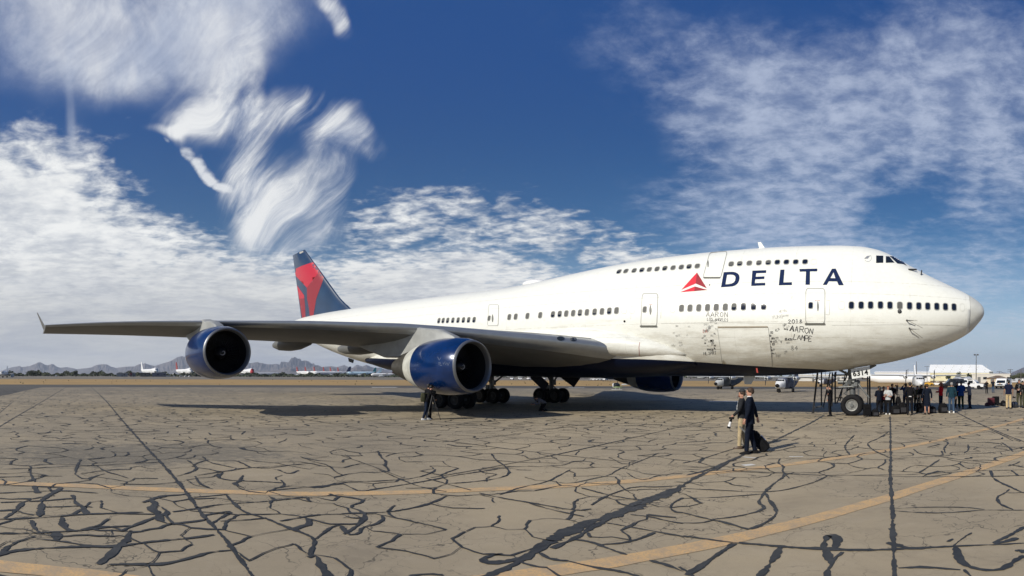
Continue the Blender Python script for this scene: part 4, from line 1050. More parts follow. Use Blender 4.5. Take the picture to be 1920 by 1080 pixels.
# engines
M_cowl = mat('metallic_blue_cowl', (.001, .020, .095), .22, .15, coat=.4, var=.2, vscale=1.2)
M_lip = mat('intake_lip_metal', (.17, .175, .185), .45, .6)
M_rev = mat('pale_sleeve', (.46, .46, .42), .5, var=.18, vscale=2)
M_noz = mat('nozzle_metal', (.085, .080, .070), .5, .6, var=.2)
M_int = mat('intake_lining', (.005, .006, .008), .6, spec=.2)
M_fan = mat('fan_blade', (.004, .004, .005), .6, spec=.2)
M_spin = mat('spinner_black', (.008, .008, .01), .4)
M_py = mat('pylon_grey', (.30, .305, .295), .5, var=.14, vscale=1.5)
def engine(lat, s_in, z_c, wobj, zlow=0.0):
    bx = (S0 - s_in, DA - lat, z_c)
    e = obj('engine', MB().lathe([(-.10, 1.36), (-.35, 1.44), (-.9, 1.50), (-1.6, 1.53), (-2.2, 1.51), (-2.8, 1.45), (-3.25, 1.36)], bx, 'x', 56), M_cowl, jet, angle=60)
    obj('intake_lip', MB().lathe([(-.10, 1.362), (-.02, 1.33), (.02, 1.27), (-.02, 1.23), (-.12, 1.20), (-.3, 1.18)], bx, 'x', 56), M_lip, e, angle=70)
    obj('intake_duct', MB().lathe([(-.3, 1.18), (-.7, 1.17), (-1.25, 1.19), (-1.5, 1.19)], bx, 'x', 48), M_int, e)
    fan = MB()
    for k in range(38):
        a = 2 * pi * k / 38; ca, sa = cos(a), sin(a)
        def q(r, t, x): return (bx[0] + x, bx[1] + r * ca - t * sa, bx[2] + r * sa + t * ca)
        fan.add([q(.34, -.035, -1.18), q(.34, .035, -1.42), q(1.16, .10, -1.28), q(1.16, -.06, -1.22)], [(0, 1, 2, 3)])
    fan.lathe([(-1.45, 1.17), (-1.45, .02)], bx, 'x', 32)
    obj('fan', fan, M_fan, e, smooth=False)
    sp = MB().lathe([(-1.15, .36), (-1.0, .30), (-.82, .18), (-.72, .02)], bx, 'x', 24)
    so = obj('spinner', sp, M_spin, e)
    mb = MB(); pts_ = []
    for i in range(22):
        t = i / 21; a = .4 + t * 5.4; r = .04 + .13 * t; x = -.72 - r * .42 - .005
        pts_.append(Vector((bx[0] + x + .03, bx[1] - r * cos(a), bx[2] + r * sin(a))))
    mb.tube(pts_, [.007 + .008 * (1 - abs(2 * t / 21 - 1)) for t in range(22)], 5)
    obj('spiral_mark', mb, M_whiteb, e)
    obj('reverser_sleeve', MB().lathe([(-3.25, 1.355), (-3.6, 1.26), (-3.95, 1.15), (-4.25, 1.03), (-4.26, .98), (-4.0, 1.0)], bx, 'x', 48), M_rev, e, angle=50)
    obj('exhaust_nozzle', MB().lathe([(-3.9, .96), (-4.4, .93), (-4.9, .80), (-5.4, .64), (-5.9, .48), (-5.91, .43), (-5.5, .42)], bx, 'x', 40), M_noz, e, angle=50)
    obj('exhaust_plug', MB().lathe([(-5.4, .30), (-5.9, .22), (-6.3, .04)], bx, 'x', 20), M_noz, e)
    if lat > 0:
        sgn = MB()
        TE = bvh_of([e])
        if lat < 15:
            for px, py, h_ in ((783, 681, 1.2), (777, 685, 2.4), (781, 685, 2.4), (777, 694, 3.0), (820, 676, 6.5), (848, 692, 4)):
                write(sgn, 'V' if h_ > 3 else 'I', px, py, h_, .010, -5, wide=1.4, fn=lambda a, b: camhit(a, b, TE, .006))
            write(sgn, 'VLVIV', 822, 684, 6, .010, -3, wide=.8, jit=1.6, fn=lambda a, b: camhit(a, b, TE, .006))
            obj('graffiti', sgn, mat('pale_scrawl', (.30, .34, .42), .6), e, smooth=False, label='pale scrawled marks on the blue cowl')
    # pylon
    al = abs(lat); sg = 1 if lat > 0 else -1; zw = lez(al) + zlow
    sl = s_le(al)
    if al < 15: P_ = [(s_in + .9, z_c + 1.38), (s_in + 1.2, z_c + 1.60), (s_in + 2.25, z_c + 2.02), (sl + .05, zw - .40), (sl + .8, zw - .2), (sl + 4, zw - .2), (sl + 8.2, zw - .45), (sl + 5.2, zw - 1.45), (sl + 3.3, zw - 2.0), (s_in + 5.6, z_c + .55), (s_in + 4.3, z_c + .9), (s_in + 3.4, z_c + 1.2)]
    else: P_ = [(s_in + .9, z_c + 1.38), (s_in + 1.3, z_c + 1.62), (s_in + 2.2, z_c + 1.95), (sl - .15, zw - .22), (sl + .1, zw - .06), (sl + .9, zw - .05), (sl + 5.6, zw - .3), (sl + 4.2, zw - .62), (sl + 2.9, zw - 1.25), (s_in + 5.0, z_c + .6), (s_in + 4.3, z_c + .9), (s_in + 3.4, z_c + 1.2)]
    n = len(P_); cx = sum(p_[0] for p_ in P_) / n; czz = sum(p_[1] for p_ in P_) / n; rings = []
    for yy, k in ((-.29, .93), (-.22, .985), (0, 1.0), (.22, .985), (.29, .93)):
        rings.append([(S0 - (cx + (a_ - cx) * k), DA - lat - yy, czz + (b_ - czz) * k) for a_, b_ in P_])
    obj('pylon', MB().loft(rings), M_py, wobj, angle=35)
    return e
engine(11.68, 23.95, 2.76, wing_s); engine(20.8, 32.55, 3.55, wing_s)
engine(-11.68, 23.2, 2.38, wing_p, -.15); engine(-20.8, 32.55, 3.4, wing_p, -.15)

# tail
def fin_poly():
    def q(px, py): h_ = azim(px); y_ = DA; X = y_ * tan(h_); return (X, elev(px, py, hypot(X, y_)))
    return [q(566.3, 596), q(548.3, 478.8), q(570.7, 468), q(584.5, 487), q(635.5, 557), q(649, 571), q(664, 578.5), q(672, 581)]
FP = fin_poly(); FP = [(FP[0][0], FP[0][1] - .9)] + FP[1:] + [(FP[-1][0], FP[-1][1] - .9)]
cx = sum(p_[0] for p_ in FP) / len(FP); czz = 12.0
rings = []
for yy, k in ((-.33, .0), (-.30, .35), (-.16, .75), (0, 1.0), (.16, .75), (.30, .35), (.33, .0)):
    # blunt lens section: shrink towards the leading and trailing edges only
    rings.append([(p_[0] * k + (1 - k) * (p_[0] * .0 + (cx + (12 - p_[1]) * .12)), DA - yy, p_[1]) for p_ in FP])
rings = []
NV = 10
def edge_x(z):   # leading (max x) and trailing (min x) edge at height z
    xs = []
    for i in range(len(FP)):
        a_, b_ = FP[i], FP[(i + 1) % len(FP)]
        if (a_[1] - z) * (b_[1] - z) <= 0 and a_[1] != b_[1]: xs.append(a_[0] + (b_[0] - a_[0]) * (z - a_[1]) / (b_[1] - a_[1]))
    return max(xs), min(xs)
z_lo = FP[0][1] + .02; z_hi = FP[1][1] - .02
zs = [max(FP[0][1], FP[-1][1]) + .02, 9.75, 9.9, 10.15, 10.6, 11.2, 12, 13, 14, 15, 16, FP[1][1] - .02]
for z in zs:
    xl, xt = edge_x(z); c_ = xl - xt; tk = min(.055 * c_, .33); r = []
    for x, y in AF: r.append((xl - c_ * x, DA - y * tk * 10, z))
    for x, y in AF[::-1][1:-1]: r.append((xl - c_ * x, DA + y * tk * 10, z))
    rings.append(r)
xl, xt = edge_x(zs[-1]); r = []
for x, y in AF: r.append((FP[2][0] - (FP[2][0] - FP[1][0]) * x, DA - y * .8, FP[2][1] + (FP[1][1] - FP[2][1]) * x))
for x, y in AF[::-1][1:-1]: r.append((FP[2][0] - (FP[2][0] - FP[1][0]) * x, DA + y * .8, FP[2][1] + (FP[1][1] - FP[2][1]) * x))
rings.append(r)
M_fin = mat('tail_navy', (.012, .035, .085), .3, coat=.4, var=.15, vscale=.5)
fin = obj('tail_fin', MB().loft(rings), M_fin, jet, angle=40)
TFN = bvh_of([fin]); ZF = lambda x, y: (520 + x / 6.356, 450 + y / 6.356)
M_fr = mat('fin_red', (.48, .013, .03), .35, coat=.2); M_fd = mat('fin_dark_red', (.26, .02, .03), .4)
for P_, m in (([(206, 348), (300, 305), (424, 263), (505, 375), (352, 568), (222, 430)], M_fr), ([(352, 568), (503, 373), (556, 450), (505, 590), (465, 700), (426, 930), (390, 930), (375, 800), (355, 700)], M_fd),
              ([(235, 540), (320, 660), (322, 692), (262, 702)], M_fr), ([(262, 702), (322, 692), (332, 790), (337, 930), (296, 930)], M_fd)):
    pdec('emblem', [cpoly(P_, ZF)], m, fin, 5.0, .012, TFN)
mb = MB(); write(mb, '6314', 562.5, 475.5, 2.6, .12, 22, wide=.8, jit=.05, fn=lambda a, b: camhit(a, b, TFN, .014))
obj('number', mb, M_pale, fin, smooth=False)
for sg in (1, -1):
    rings = []
    for la in (1.2, 9.6):
        t = (la - 1.2) / 8.4; a, c_ = 54 + t * 6.4, 8.2 - 5.6 * t; zz = 6.7 + t * .55 + PIT * 50
        rings.append([(S0 - (a + c_ * x), DA - sg * la, zz + y * c_ * .7) for x, y in AF] + [(S0 - (a + c_ * x), DA - sg * la, zz - y * c_ * .9) for x, y in AF[::-1][1:-1]])
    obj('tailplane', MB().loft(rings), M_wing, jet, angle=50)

# landing gear
def wheel_mb(x, y, z, r, w_, n=36, side=0):
    mb = MB(); h_ = w_ / 2
    prof = [(-h_ * .55, r * .55), (-h_ * .9, r * .62), (-h_, r * .78), (-h_ * .86, r * .93), (-h_ * .55, r), (0, r * 1.005), (h_ * .55, r), (h_ * .86, r * .93), (h_, r * .78), (h_ * .9, r * .62), (h_ * .55, r * .55)]
    mb.lathe(prof, (x, y, z), 'y', n)
    for s_ in (-1, 1):
        mb.lathe([(s_ * h_ * .55, r * .55), (s_ * h_ * .72, r * .54), (s_ * h_ * .66, r * .48), (s_ * h_ * .25, r * .42), (s_ * h_ * .25, .02)], (x, y, z), 'y', n, 1)
        for k in range(20):
            a = 2 * pi * k / 20
            mb.tube([(x + r * .15 * cos(a), y + s_ * h_ * .62, z + r * .15 * sin(a)), (x + r * .47 * cos(a), y + s_ * h_ * .5, z + r * .47 * sin(a))], r * .018, 4, 1)
        mb.lathe([(s_ * h_ * .4, r * .17), (s_ * h_ * .75, r * .16), (s_ * h_ * .78, r * .02)], (x, y, z), 'y', 16, 1)
    return mb
M_rimd = mat('shade_darkened_rim', (.06, .06, .058), .7, .2)  # darker copy of the rim, under-belly shade put into the main gear colour
def wheel(parent, x, y, z, r=.62, w_=.46, rim=None): return obj('wheel', wheel_mb(x, y, z, r, w_), [M_rubber, rim or M_rim], parent, angle=50)
def bogie(lat, s, ztop, name='main_landing_gear', tilt=0, lean=0):
    X, Y = S0 - s, DA - lat
    mb = MB().tube([(X, Y, .62), (X, Y, ztop * .6), (X - lean * .3, Y + lean, ztop)], [.16, .19, .22], 12)
    mb.tube([(X - .85, Y, .62), (X + .85, Y, .62)], .13, 10)
    for dx_ in (-.72, .72): mb.tube([(X + dx_, Y - .6, .62), (X + dx_, Y + .6, .62)], .09, 8)
    mb.tube([(X, Y, 1.5), (X + 1.5, Y + .2, ztop)], .08, 8); mb.tube([(X + .1, Y, .9), (X + .5, Y, 1.15), (X + .12, Y, 1.5)], .05, 6)
    mb.tube([(X, Y + .1, 1.6), (X - .3, Y + 1.4 * (1 if lat > 0 else -1), ztop)], .07, 8)
    mb.box((X - .4, Y, 1.35), (.14, .12, .16)); mb.box((X + .35, Y - .1, 1.7), (.10, .12, .2))
    g = obj(name, mb, M_steel, jet)
    for dx_ in (-.72, .72):
        for dy_ in (-.56, .56): wheel(g, X + dx_, Y + dy_, .62, .62, .44, M_rimd)
    return g
g = bogie(5.5, 31.6, 3.6); bogie(-5.5, 31.6, 3.6); g2 = bogie(1.92, 34.9, 2.6); g3 = bogie(-1.92, 34.9, 2.6)
obj('gear_door', MB().box((S0 - 30.1, DA + 5.9, 2.35), (.9, .04, .62), 0, .2, Matrix.Rotation(radians(35), 3, 'Y')), M_navy, jet)
obj('gear_door', MB().box((S0 - 29.6, DA + 1.2, 1.9), (.8, .04, .35), 0, 0, Matrix.Rotation(radians(38), 3, 'Y')), M_navy, jet)
obj('gear_door', MB().box((S0 - 32, DA - 6.5, 2.5), (1.3, .05, .6)), M_navy, jet)
# nose gear
X, Y = S0 - 7.75, DA - 0.0
mb = MB().tube([(X, Y, .62), (X, Y, 1.25)], .10, 14).tube([(X, Y, 1.2), (X - .05, Y, 2.2), (X - .1, Y, 3.0)], [.17, .19, .2], 14)
mb.tube([(X, Y - .62, .62), (X, Y + .62, .62)], .10, 10)
mb.tube([(X + .1, Y - .1, 2.15), (X + .42, Y - .28, 1.75), (X + .95, Y - .3, 1.05)], [.045, .05, .045], 8)
mb.tube([(X, Y, 2.3), (X + 1.3, Y, 3.0)], .09, 8); mb.tube([(X, Y, 2.3), (X - 1.2, Y, 2.9)], .07, 8)
for k in range(7):
    mb.box((X - .45 + .13 * k, Y - .22 - .05 * (k % 3), 1.75 + .1 * ((k * 5) % 4)), (.09, .10, .09 + .02 * (k % 3)), 0, .3 * k)
mb.tube([(X - .75, Y - .3, 1.65), (X + .3, Y - .3, 1.72)], .06, 8); mb.tube([(X - .7, Y - .25, 1.95), (X + .4, Y - .25, 2.0)], .07, 8)
mb.tube([(X - .8, Y - .35, 1.95), (X - .5, Y - .35, 1.95)], .12, 12)
mb.tube([(X + .35, Y - .2, 1.2), (X + .3, Y - .2, 2.1)], .05, 8); mb.tube([(X - .35, Y, 1.3), (X - .15, Y, 2.6)], .04, 8)
mb.tube([(X - .1, Y, 1.05), (X - .5, Y, 1.3), (X - .12, Y, 1.6)], .05, 6)
ng = obj('nose_landing_gear', mb, M_steel, jet)
wheel(ng, X, Y - .46, .62, .62, .40); wheel(ng, X, Y + .46, .62, .62, .40)
for yy in (-.72, .72):
    Yd = DA + yy
    def dq(px, py): r_ = ray(px, py); t = (Yd - CAMP.y) / r_.y; p_ = CAMP + r_ * t; return (p_.x, p_.z)
    pl = [dq(1595.0, 692.0), dq(1630.6, 686.2), dq(1632.0, 704.9), dq(1597.6, 710.6)]
    d_ = obj('nose_gear_door', MB().prism(pl, 'y', Yd, Yd + .04), M_ltgrey, jet, smooth=False)
    if yy < 0:
        cu = bpy.data.curves.new('t', 'FONT'); cu.body = '6314'; cu.size = .40; cu.extrude = .004; cu.offset = .012; cu.space_character = 1.08
        to = bpy.data.objects.new('t', cu); COL.objects.link(to); dg = bpy.context.evaluated_depsgraph_get(); tm = bpy.data.meshes.new_from_object(to.evaluated_get(dg)); COL.objects.unlink(to)
        for px, py in ((1599.6, 705.6),):
            a_, c_ = dq(px, py); M_ = Matrix.Translation((a_, Yd - .012, c_)) @ Matrix.Rotation(radians(7.5), 4, 'Y').inverted() @ Matrix.Rotation(pi / 2, 4, 'X')
        tm.transform(Matrix.Translation(-JO) @ M_); tm.materials.clear(); tm.materials.append(M_black)
        no = bpy.data.objects.new('number', tm); COL.objects.link(no); no.parent = d_
# pennant and small belly fittings
h_, n_ = camhit(1419, 690, off=.03)
if h_: obj('warning_flag', MB().add([h_ + Vector((-.08, 0, .2)), h_ + Vector((.0, 0, .22)), h_ + Vector((.09, -.02, -.25)), h_ + Vector((.0, -.02, -.25))], [(0, 1, 2, 3)]), M_inkr, jet)
obj('antenna', MB().prism([(S0 - 14.1, 2.35), (S0 - 13.4, 2.35), (S0 - 13.65, 1.8), (S0 - 14.05, 1.8)], 'y', DA - .03, DA + .03), M_grey, jet)
obj('antenna', MB().prism([(S0 - 52.4, 4.1), (S0 - 51.5, 3.9), (S0 - 51.6, 3.55), (S0 - 52.3, 3.72)], 'y', DA - .05, DA + .05), M_dark, jet)
# ------------------------------------------------------------------ people
def V3(*a): return Vector(a)
SKIN = mat('skin', (.42, .22, .15), .55); SKIN2 = mat('tanned_skin', (.30, .15, .09), .55)
H_BR = mat('brown_hair', (.045, .025, .014), .7); H_DK = mat('dark_hair', (.012, .010, .009), .6); H_RD = mat('auburn_hair', (.16, .045, .018), .65); H_GY = mat('grey_hair', (.25, .24, .23), .7)
def cloth(name, c): return mat(name, c, .9, spec=.08, var=.2, vscale=9)
DEPS = None
def skin_mesh(chains, m, sub=1):
    """one continuous skinned surface from connected chains: nodes (key, position, radius) and edges between keys"""
    nodes, edges = chains
    keys = list(nodes); idx = {k: i for i, k in enumerate(keys)}
    me = bpy.data.meshes.new('body_base'); me.from_pydata([nodes[k][0] for k in keys], [(idx[a], idx[b]) for a, b in edges], [])
    o = bpy.data.objects.new('body_base', me); COL.objects.link(o)
    md = o.modifiers.new('skin', 'SKIN'); md.use_smooth_shade = True; md.branch_smoothing = .3
    if not me.skin_vertices: me.attributes  # the modifier adds the layer
    sv = me.skin_vertices[0].data if len(me.skin_vertices) else None
    if sv is None:
        bm = bmesh.new(); bm.from_mesh(me); bm.verts.layers.skin.verify(); bm.to_mesh(me); bm.free(); sv = me.skin_vertices[0].data
    for i, k in enumerate(keys):
        sv[i].radius = (nodes[k][1], nodes[k][1]); sv[i].use_root = (i == 0)
    s2 = o.modifiers.new('sub', 'SUBSURF'); s2.levels = sub; s2.render_levels = sub
    dg = bpy.context.evaluated_depsgraph_get(); out_ = bpy.data.meshes.new_from_object(o.evaluated_get(dg))
    bpy.data.objects.remove(o); bpy.data.meshes.remove(me)
    out_.materials.clear(); out_.materials.append(m)
    for p_ in out_.polygons: p_.use_smooth = True
    return out_
def loft_ell(mb, L, T, n=14, mi=0):   # L: (x, y, z, rx, ry)
    mb.loft([[T(V3(x + rx * cos(2 * pi * k / n), y + ry * sin(2 * pi * k / n), z)) for k in range(n)] for x, y, z, rx, ry in L], mi)
POSES = {
    'stand': dict(l=((-.02, .25, 1.17), (.04, .26, .93)), r=((-.02, -.25, 1.17), (.04, -.26, .93))),
    'phone': dict(l=((.10, .24, 1.22), (.14, .10, 1.53)), r=((-.02, -.25, 1.17), (.10, -.16, .98))),
    'raised': dict(l=((.16, .27, 1.36), (.20, .07, 1.60)), r=((.16, -.27, 1.36), (.20, -.07, 1.60))),
    'crossed': dict(l=((.06, .25, 1.18), (.19, -.04, 1.20)), r=((.06, -.25, 1.18), (.20, .05, 1.14))),
    'pocket': dict(l=((-.06, .28, 1.16), (.06, .20, .98)), r=((-.06, -.28, 1.16), (.06, -.20, .98))),
    'hold': dict(l=((.02, .24, 1.16), (.24, .08, 1.15)), r=((.02, -.24, 1.16), (.24, -.08, 1.12))),
    'point': dict(l=((.20, .28, 1.36), (.42, .20, 1.42)), r=((-.02, -.25, 1.17), (.04, -.26, .93))),
}
def person(label, px, hy_, fy_, rel=0, pose='stand', top=None, bottom=None, hair=None, skin=SKIN, shoes=M_black, lean=0, step=.0, H=None,
           longhair=False, coat=0.0, skirt=False, cap=None, collar=None, group=None, width=1.0, turn=0, shorts=False, ponytail=False, beard=None, arms=None, short_sleeve=False, legs=None, bend=0):
    g = gnd(px, fy_); d_ = hypot(g.x, g.y); a_ = atan2(g.x, g.y)
    if H is None: H = (fy_ - hy_) / FV * d_ * 1.0
    k = H / 1.78
    root = thing('person', label, 'person', g, pi / 2 - a_ + radians(rel), group)
    hip = V3(0, 0, .94)
    RL = Matrix.Rotation(radians(lean), 3, 'Y')
    def T(v):
        v = V3(*v)
        if lean and v.z > .94: v = hip + RL @ (v - hip)
        return v * k
    def Tl(v): return V3(*v) * k
    P_ = POSES[pose] if arms is None else arms
    N = {}; E_ = []
    def nd(key, p_, r, par=None, tr=T):
        N[key] = (tr(p_), r * k)
        if par: E_.append((par, key))
    nd('pel', (0, 0, .96), .11); nd('waist', (.0, 0, 1.10), .10, 'pel'); nd('chest', (.0, 0, 1.30), .12, 'waist'); nd('neck0', (-.01, 0, 1.46), .062, 'chest')
    nd('neck', (.0, 0, 1.53), .052, 'neck0'); nd('jaw', (.022, 0, 1.578), .066, 'neck'); nd('face', (.012, 0, 1.65), .086, 'jaw'); nd('crown', (-.004, 0, 1.715), .068, 'face')
    nd('chin', (.062, 0, 1.556), .036, 'jaw'); nd('nose', (.088, 0, 1.642), .017, 'face'); nd('nosetip', (.101, 0, 1.628), .012, 'nose')
    for sd, nm in ((1, 'l'), (-1, 'r')):
        el, wr_ = P_[nm]
        nd('sh' + nm, (-.01, sd * .165, 1.43), .058, 'chest'); nd('el' + nm, el, .040, 'sh' + nm); nd('wr' + nm, wr_, .026, 'el' + nm)
        w0 = V3(*wr_); dr = (w0 - V3(*el)).normalized(); side = dr.cross(V3(0, sd, 0)); side = side.normalized() if side.length > .2 else V3(1, 0, 0)
        pal = w0 + dr * .055; nd('pa' + nm, pal, .026, 'wr' + nm)
        for fi in range(4):
            o_ = side * (.027 - .018 * fi); L_ = (.075, .085, .080, .062)[fi]
            b0 = pal + dr * .03 + o_; nd('f%s%da' % (nm, fi), b0, .0095, 'pa' + nm); nd('f%s%db' % (nm, fi), b0 + dr * L_ * .55 + V3(0, -sd * .012, 0), .009, 'f%s%da' % (nm, fi)); nd('f%s%dc' % (nm, fi), b0 + dr * L_ * .85 + V3(0, -sd * .035, 0), .0075, 'f%s%db' % (nm, fi))
        th = w0 + dr * .02 + side * .03; nd('t%sa' % nm, th, .011, 'wr' + nm); nd('t%sb' % nm, th + dr * .04 + side * .018, .009, 't%sa' % nm)
        kn, an = legs[nm] if legs else ((.01 + sd * step * .35, sd * .10, .50), (-.03 + sd * step, sd * .105, .085))
        nd('hip' + nm, (0, sd * .085, .92), .075, 'pel', Tl); nd('kn' + nm, kn, .050, 'hip' + nm, Tl); nd('an' + nm, an, .034, 'kn' + nm, Tl); nd('toe' + nm, (an[0] + .10, an[1] * 1.05, max(.022, an[2] - .06)), .018, 'an' + nm, Tl)
    bo = bpy.data.objects.new('body', skin_mesh((N, E_), skin)); COL.objects.link(bo); bo.parent = root
    # top
    hem = .90 - coat; wd = width
    mb = MB()
    loft_ell(mb, [(0, 0, hem, .125 * wd + coat * .10, .175 * wd + coat * .08), (0, 0, .98, .122 * wd, .168 * wd), (0, 0, 1.10, .112 * wd, .150 * wd), (.005, 0, 1.24, .125 * wd, .168 * wd), (.005, 0, 1.36, .122, .186), (0, 0, 1.43, .102, .180), (-.005, 0, 1.475, .082, .125), (-.005, 0, 1.515, .064, .072)], T)
    for sd, nm in ((1, 'l'), (-1, 'r')):
        el, wr_ = P_[nm]; sh = V3(-.01, sd * .165, 1.425)
        e_, w_ = V3(*el), V3(*wr_)
        mb.ell(T(sh + V3(0, -sd * .012, -.004)), (.070 * k, .070 * k, .070 * k), 0, 10, 7)
        if short_sleeve: mb.tube([T(sh), T(sh.lerp(e_, .4)), T(sh.lerp(e_, .75))], [.066 * k, .058 * k, .055 * k], 10)
        else: mb.tube([T(sh), T(sh.lerp(e_, .5)), T(e_), T(e_.lerp(w_, .5)), T(e_.lerp(w_, .96))], [.068 * k, .060 * k, .052 * k, .046 * k, .040 * k], 10)
    obj('jacket' if coat or not short_sleeve else 'shirt', mb, top, root, world=False, angle=70)
    if collar:
        mb = MB(); loft_ell(mb, [(0, 0, 1.485, .066, .072), (.004, 0, 1.535, .060, .062)], T); obj('collar', mb, collar, root, world=False)
    if skirt:
        mb = MB(); loft_ell(mb, [(0, 0, .50, .14, .19), (0, 0, .75, .15, .19), (0, 0, .98, .115, .155)], Tl); obj('skirt', mb, bottom, root, world=False, angle=70)
    else:
        mb = MB(); loft_ell(mb, [(0, 0, .80, .085, .12), (0, 0, .86, .112, .155), (0, 0, .92, .110, .152), (0, 0, 1.0, .09, .13)], Tl)
        for nm in ('l', 'r'):
            h_, kn, an = N['hip' + nm][0], N['kn' + nm][0], N['an' + nm][0]
            mb.tube([h_, h_.lerp(kn, .5), kn, kn.lerp(an, .5), kn.lerp(an, .98)], [.092 * k, .082 * k, .066 * k, .062 * k, .058 * k], 10)
        obj('trousers', mb, bottom, root, world=False, angle=70)
    for sd, nm in ((1, 'l'), (-1, 'r')):
        an = N['an' + nm][0]; mb = MB(); z0 = max(0, an.z - .085 * k)
        mb.loft([[(an.x + x * k, an.y + y * wx * k, z0 + z * k) for y, z in ((-1, .0), (1, .0), (1.05, .03), (.7, hz), (-.7, hz), (-1.05, .03))] for x, wx, hz in ((-.085, .025, .06), (-.05, .038, .10), (.03, .042, .09), (.10, .045, .06), (.15, .035, .045), (.175, .015, .03))])
        obj('shoe', mb, shoes, root, world=False, angle=50)
    hc = V3(-.02, 0, 1.682)
    mb = MB(); mb.ell(T(hc), (.094 * k, .086 * k, .085 * k), 0, 14, 9); mb.ell(T(hc + V3(-.028, 0, -.035)), (.068 * k, .079 * k, .070 * k), 0, 12, 8)
    if longhair: mb.tube([T(hc + V3(-.05, 0, .0)), T(hc + V3(-.075, 0, -.12)), T(hc + V3(-.09, 0, -.26))], [.075 * k, .080 * k, .045 * k], 10)
    if ponytail: mb.tube([T(hc + V3(-.09, 0, .02)), T(hc + V3(-.13, 0, -.08)), T(hc + V3(-.11, 0, -.18))], [.03 * k, .035 * k, .015 * k], 8)
    obj('hair', mb, hair, root, world=False)
    for sd in (1, -1): obj('eye', MB().ell(T(V3(.088, sd * .032, 1.655)), (.010 * k, .012 * k, .008 * k), 0, 8, 5), M_black, root, world=False)
    if beard: obj('beard', MB().ell(T(V3(.055, 0, 1.578)), (.045 * k, .055 * k, .040 * k)), beard, root, world=False)
    if cap:
        mb = MB(); c_ = hc + V3(.005, 0, .035); rings = []
        for i in range(6):
            a = i / 5 * pi / 2 * .98; rings.append([T(c_ + V3(.100 * cos(a) * cos(2 * pi * q / 16), .092 * cos(a) * sin(2 * pi * q / 16), .082 * sin(a))) for q in range(16)])
        mb.loft(rings)
        mb.loft([[T(c_ + V3(x, y * w2, z + zz)) for y, zz in ((-1, 0), (-.5, .012), (.5, .012), (1, 0), (.5, .004), (-.5, .004))] for x, w2, z in ((.07, .07, .0), (.13, .065, -.008), (.185, .03, -.022))])
        obj('cap', mb, cap, root, world=False)
    return root, k, T, P_
c_navy = cloth('navy_suit_cloth', (.008, .011, .020)); c_black = cloth('black_cloth', (.009, .009, .011)); c_char = cloth('charcoal_cloth', (.022, .023, .026)); c_khaki = cloth('khaki_cloth', (.36, .29, .18)); c_tan = cloth('tan_cloth', (.46, .35, .20))
c_jean = cloth('blue_denim', (.045, .075, .125)); c_djean = cloth('dark_denim', (.012, .018, .035)); c_teal = cloth('dark_teal_jacket', (.012, .035, .050)); c_blue = cloth('bright_blue_jacket', (.006, .035, .16)); c_green = cloth('dark_green_trousers', (.008, .022, .016))
c_red = cloth('red_jacket', (.42, .012, .018)); c_mar = cloth('maroon_cloth', (.075, .008, .015)); c_grey = cloth('grey_shirt', (.13, .135, .16)); c_lgrey = cloth('light_grey_shirt', (.42, .43, .44)); c_olive = cloth('olive_cloth', (.055, .055, .033)); c_polo = cloth('navy_polo', (.010, .013, .032))
c_white = cloth('white_cloth', (.75, .75, .74)); m_wshoe = mat('white_shoe', (.75, .75, .74), .6); m_brshoe = mat('brown_shoe', (.06, .035, .02), .5)
CG = 'people gathered beside the nose wheel'
# two men walking in the foreground
m1, k1, T1, _ = person('tall man in a dark navy suit pulling a wheeled black bag', 1405.5, 725, 851, 84, top=c_navy, bottom=c_navy, hair=H_BR, collar=c_white, coat=.10, step=.10, group='two men walking past the jet',
       arms=dict(l=((.0, .27, 1.17), (.08, .29, .94)), r=((-.10, -.25, 1.18), (-.16, -.27, .95))))
m2, k2, T2, _ = person('man in a dark cap and khaki trousers carrying a long white lens camera', 1390.5, 730, 841, 86, top=c_char, bottom=c_khaki, hair=H_BR, cap=cloth('grey_cap', (.04, .042, .045)), beard=H_RD, shoes=m_brshoe, step=.09, group='two men walking past the jet',
       arms=dict(l=((.05, .26, 1.17), (.22, .20, 1.0)), r=((-.05, -.25, 1.18), (.05, -.26, .94))))
mb = MB(); mb.tube([T2((.10, .05, 1.42)), T2((.13, .12, 1.20)), T2((.10, .18, 1.0))], .012 * k2, 6); mb.tube([T2((.05, -.10, 1.46)), T2((.135, 0, 1.28)), T2((.09, .15, 1.05))], .014 * k2, 6)
obj('strap', mb, cloth('pale_strap', (.30, .31, .32)), m2, world=False)
def in_world(root, v): return root.matrix_basis @ v
def camera_rig(label, p0, dirv, ln=.30, white=True, s=1.0):
    dirv = dirv.normalized(); r = thing('camera', label, 'camera', p0)
    up = V3(0, 0, 1); sdv = dirv.cross(up).normalized() if abs(dirv.z) < .95 else V3(1, 0, 0)
    Mx = Matrix((dirv, sdv, dirv.cross(sdv) * -1)).transposed()
    obj('camera_body', MB().box((0, 0, 0), (.04 * s, .075 * s, .055 * s), 0, 0, Mx).box(tuple(Mx @ V3(0, 0, .07 * s)), (.03 * s, .035 * s, .02 * s), 0, 0, Mx), M_black, r, world=False)
    mb = MB(); m_l = [M_black, M_whiteb]
    segs = [(0, .038), (.3, .042), (.3001, .045), (.62, .047), (.6201, .05), (.8, .055), (1, .062)]
    for i in range(len(segs) - 1):
        a_, b_ = segs[i], segs[i + 1]; mi = 1 if white and i in (2, 4) else 0
        mb.tube([dirv * (.03 + a_[0] * ln) * s, dirv * (.03 + b_[0] * ln) * s], [a_[1] * s, b_[1] * s], 12, mi)
    obj('lens', mb, m_l, r, world=False); return r
bpy.context.view_layer.update()
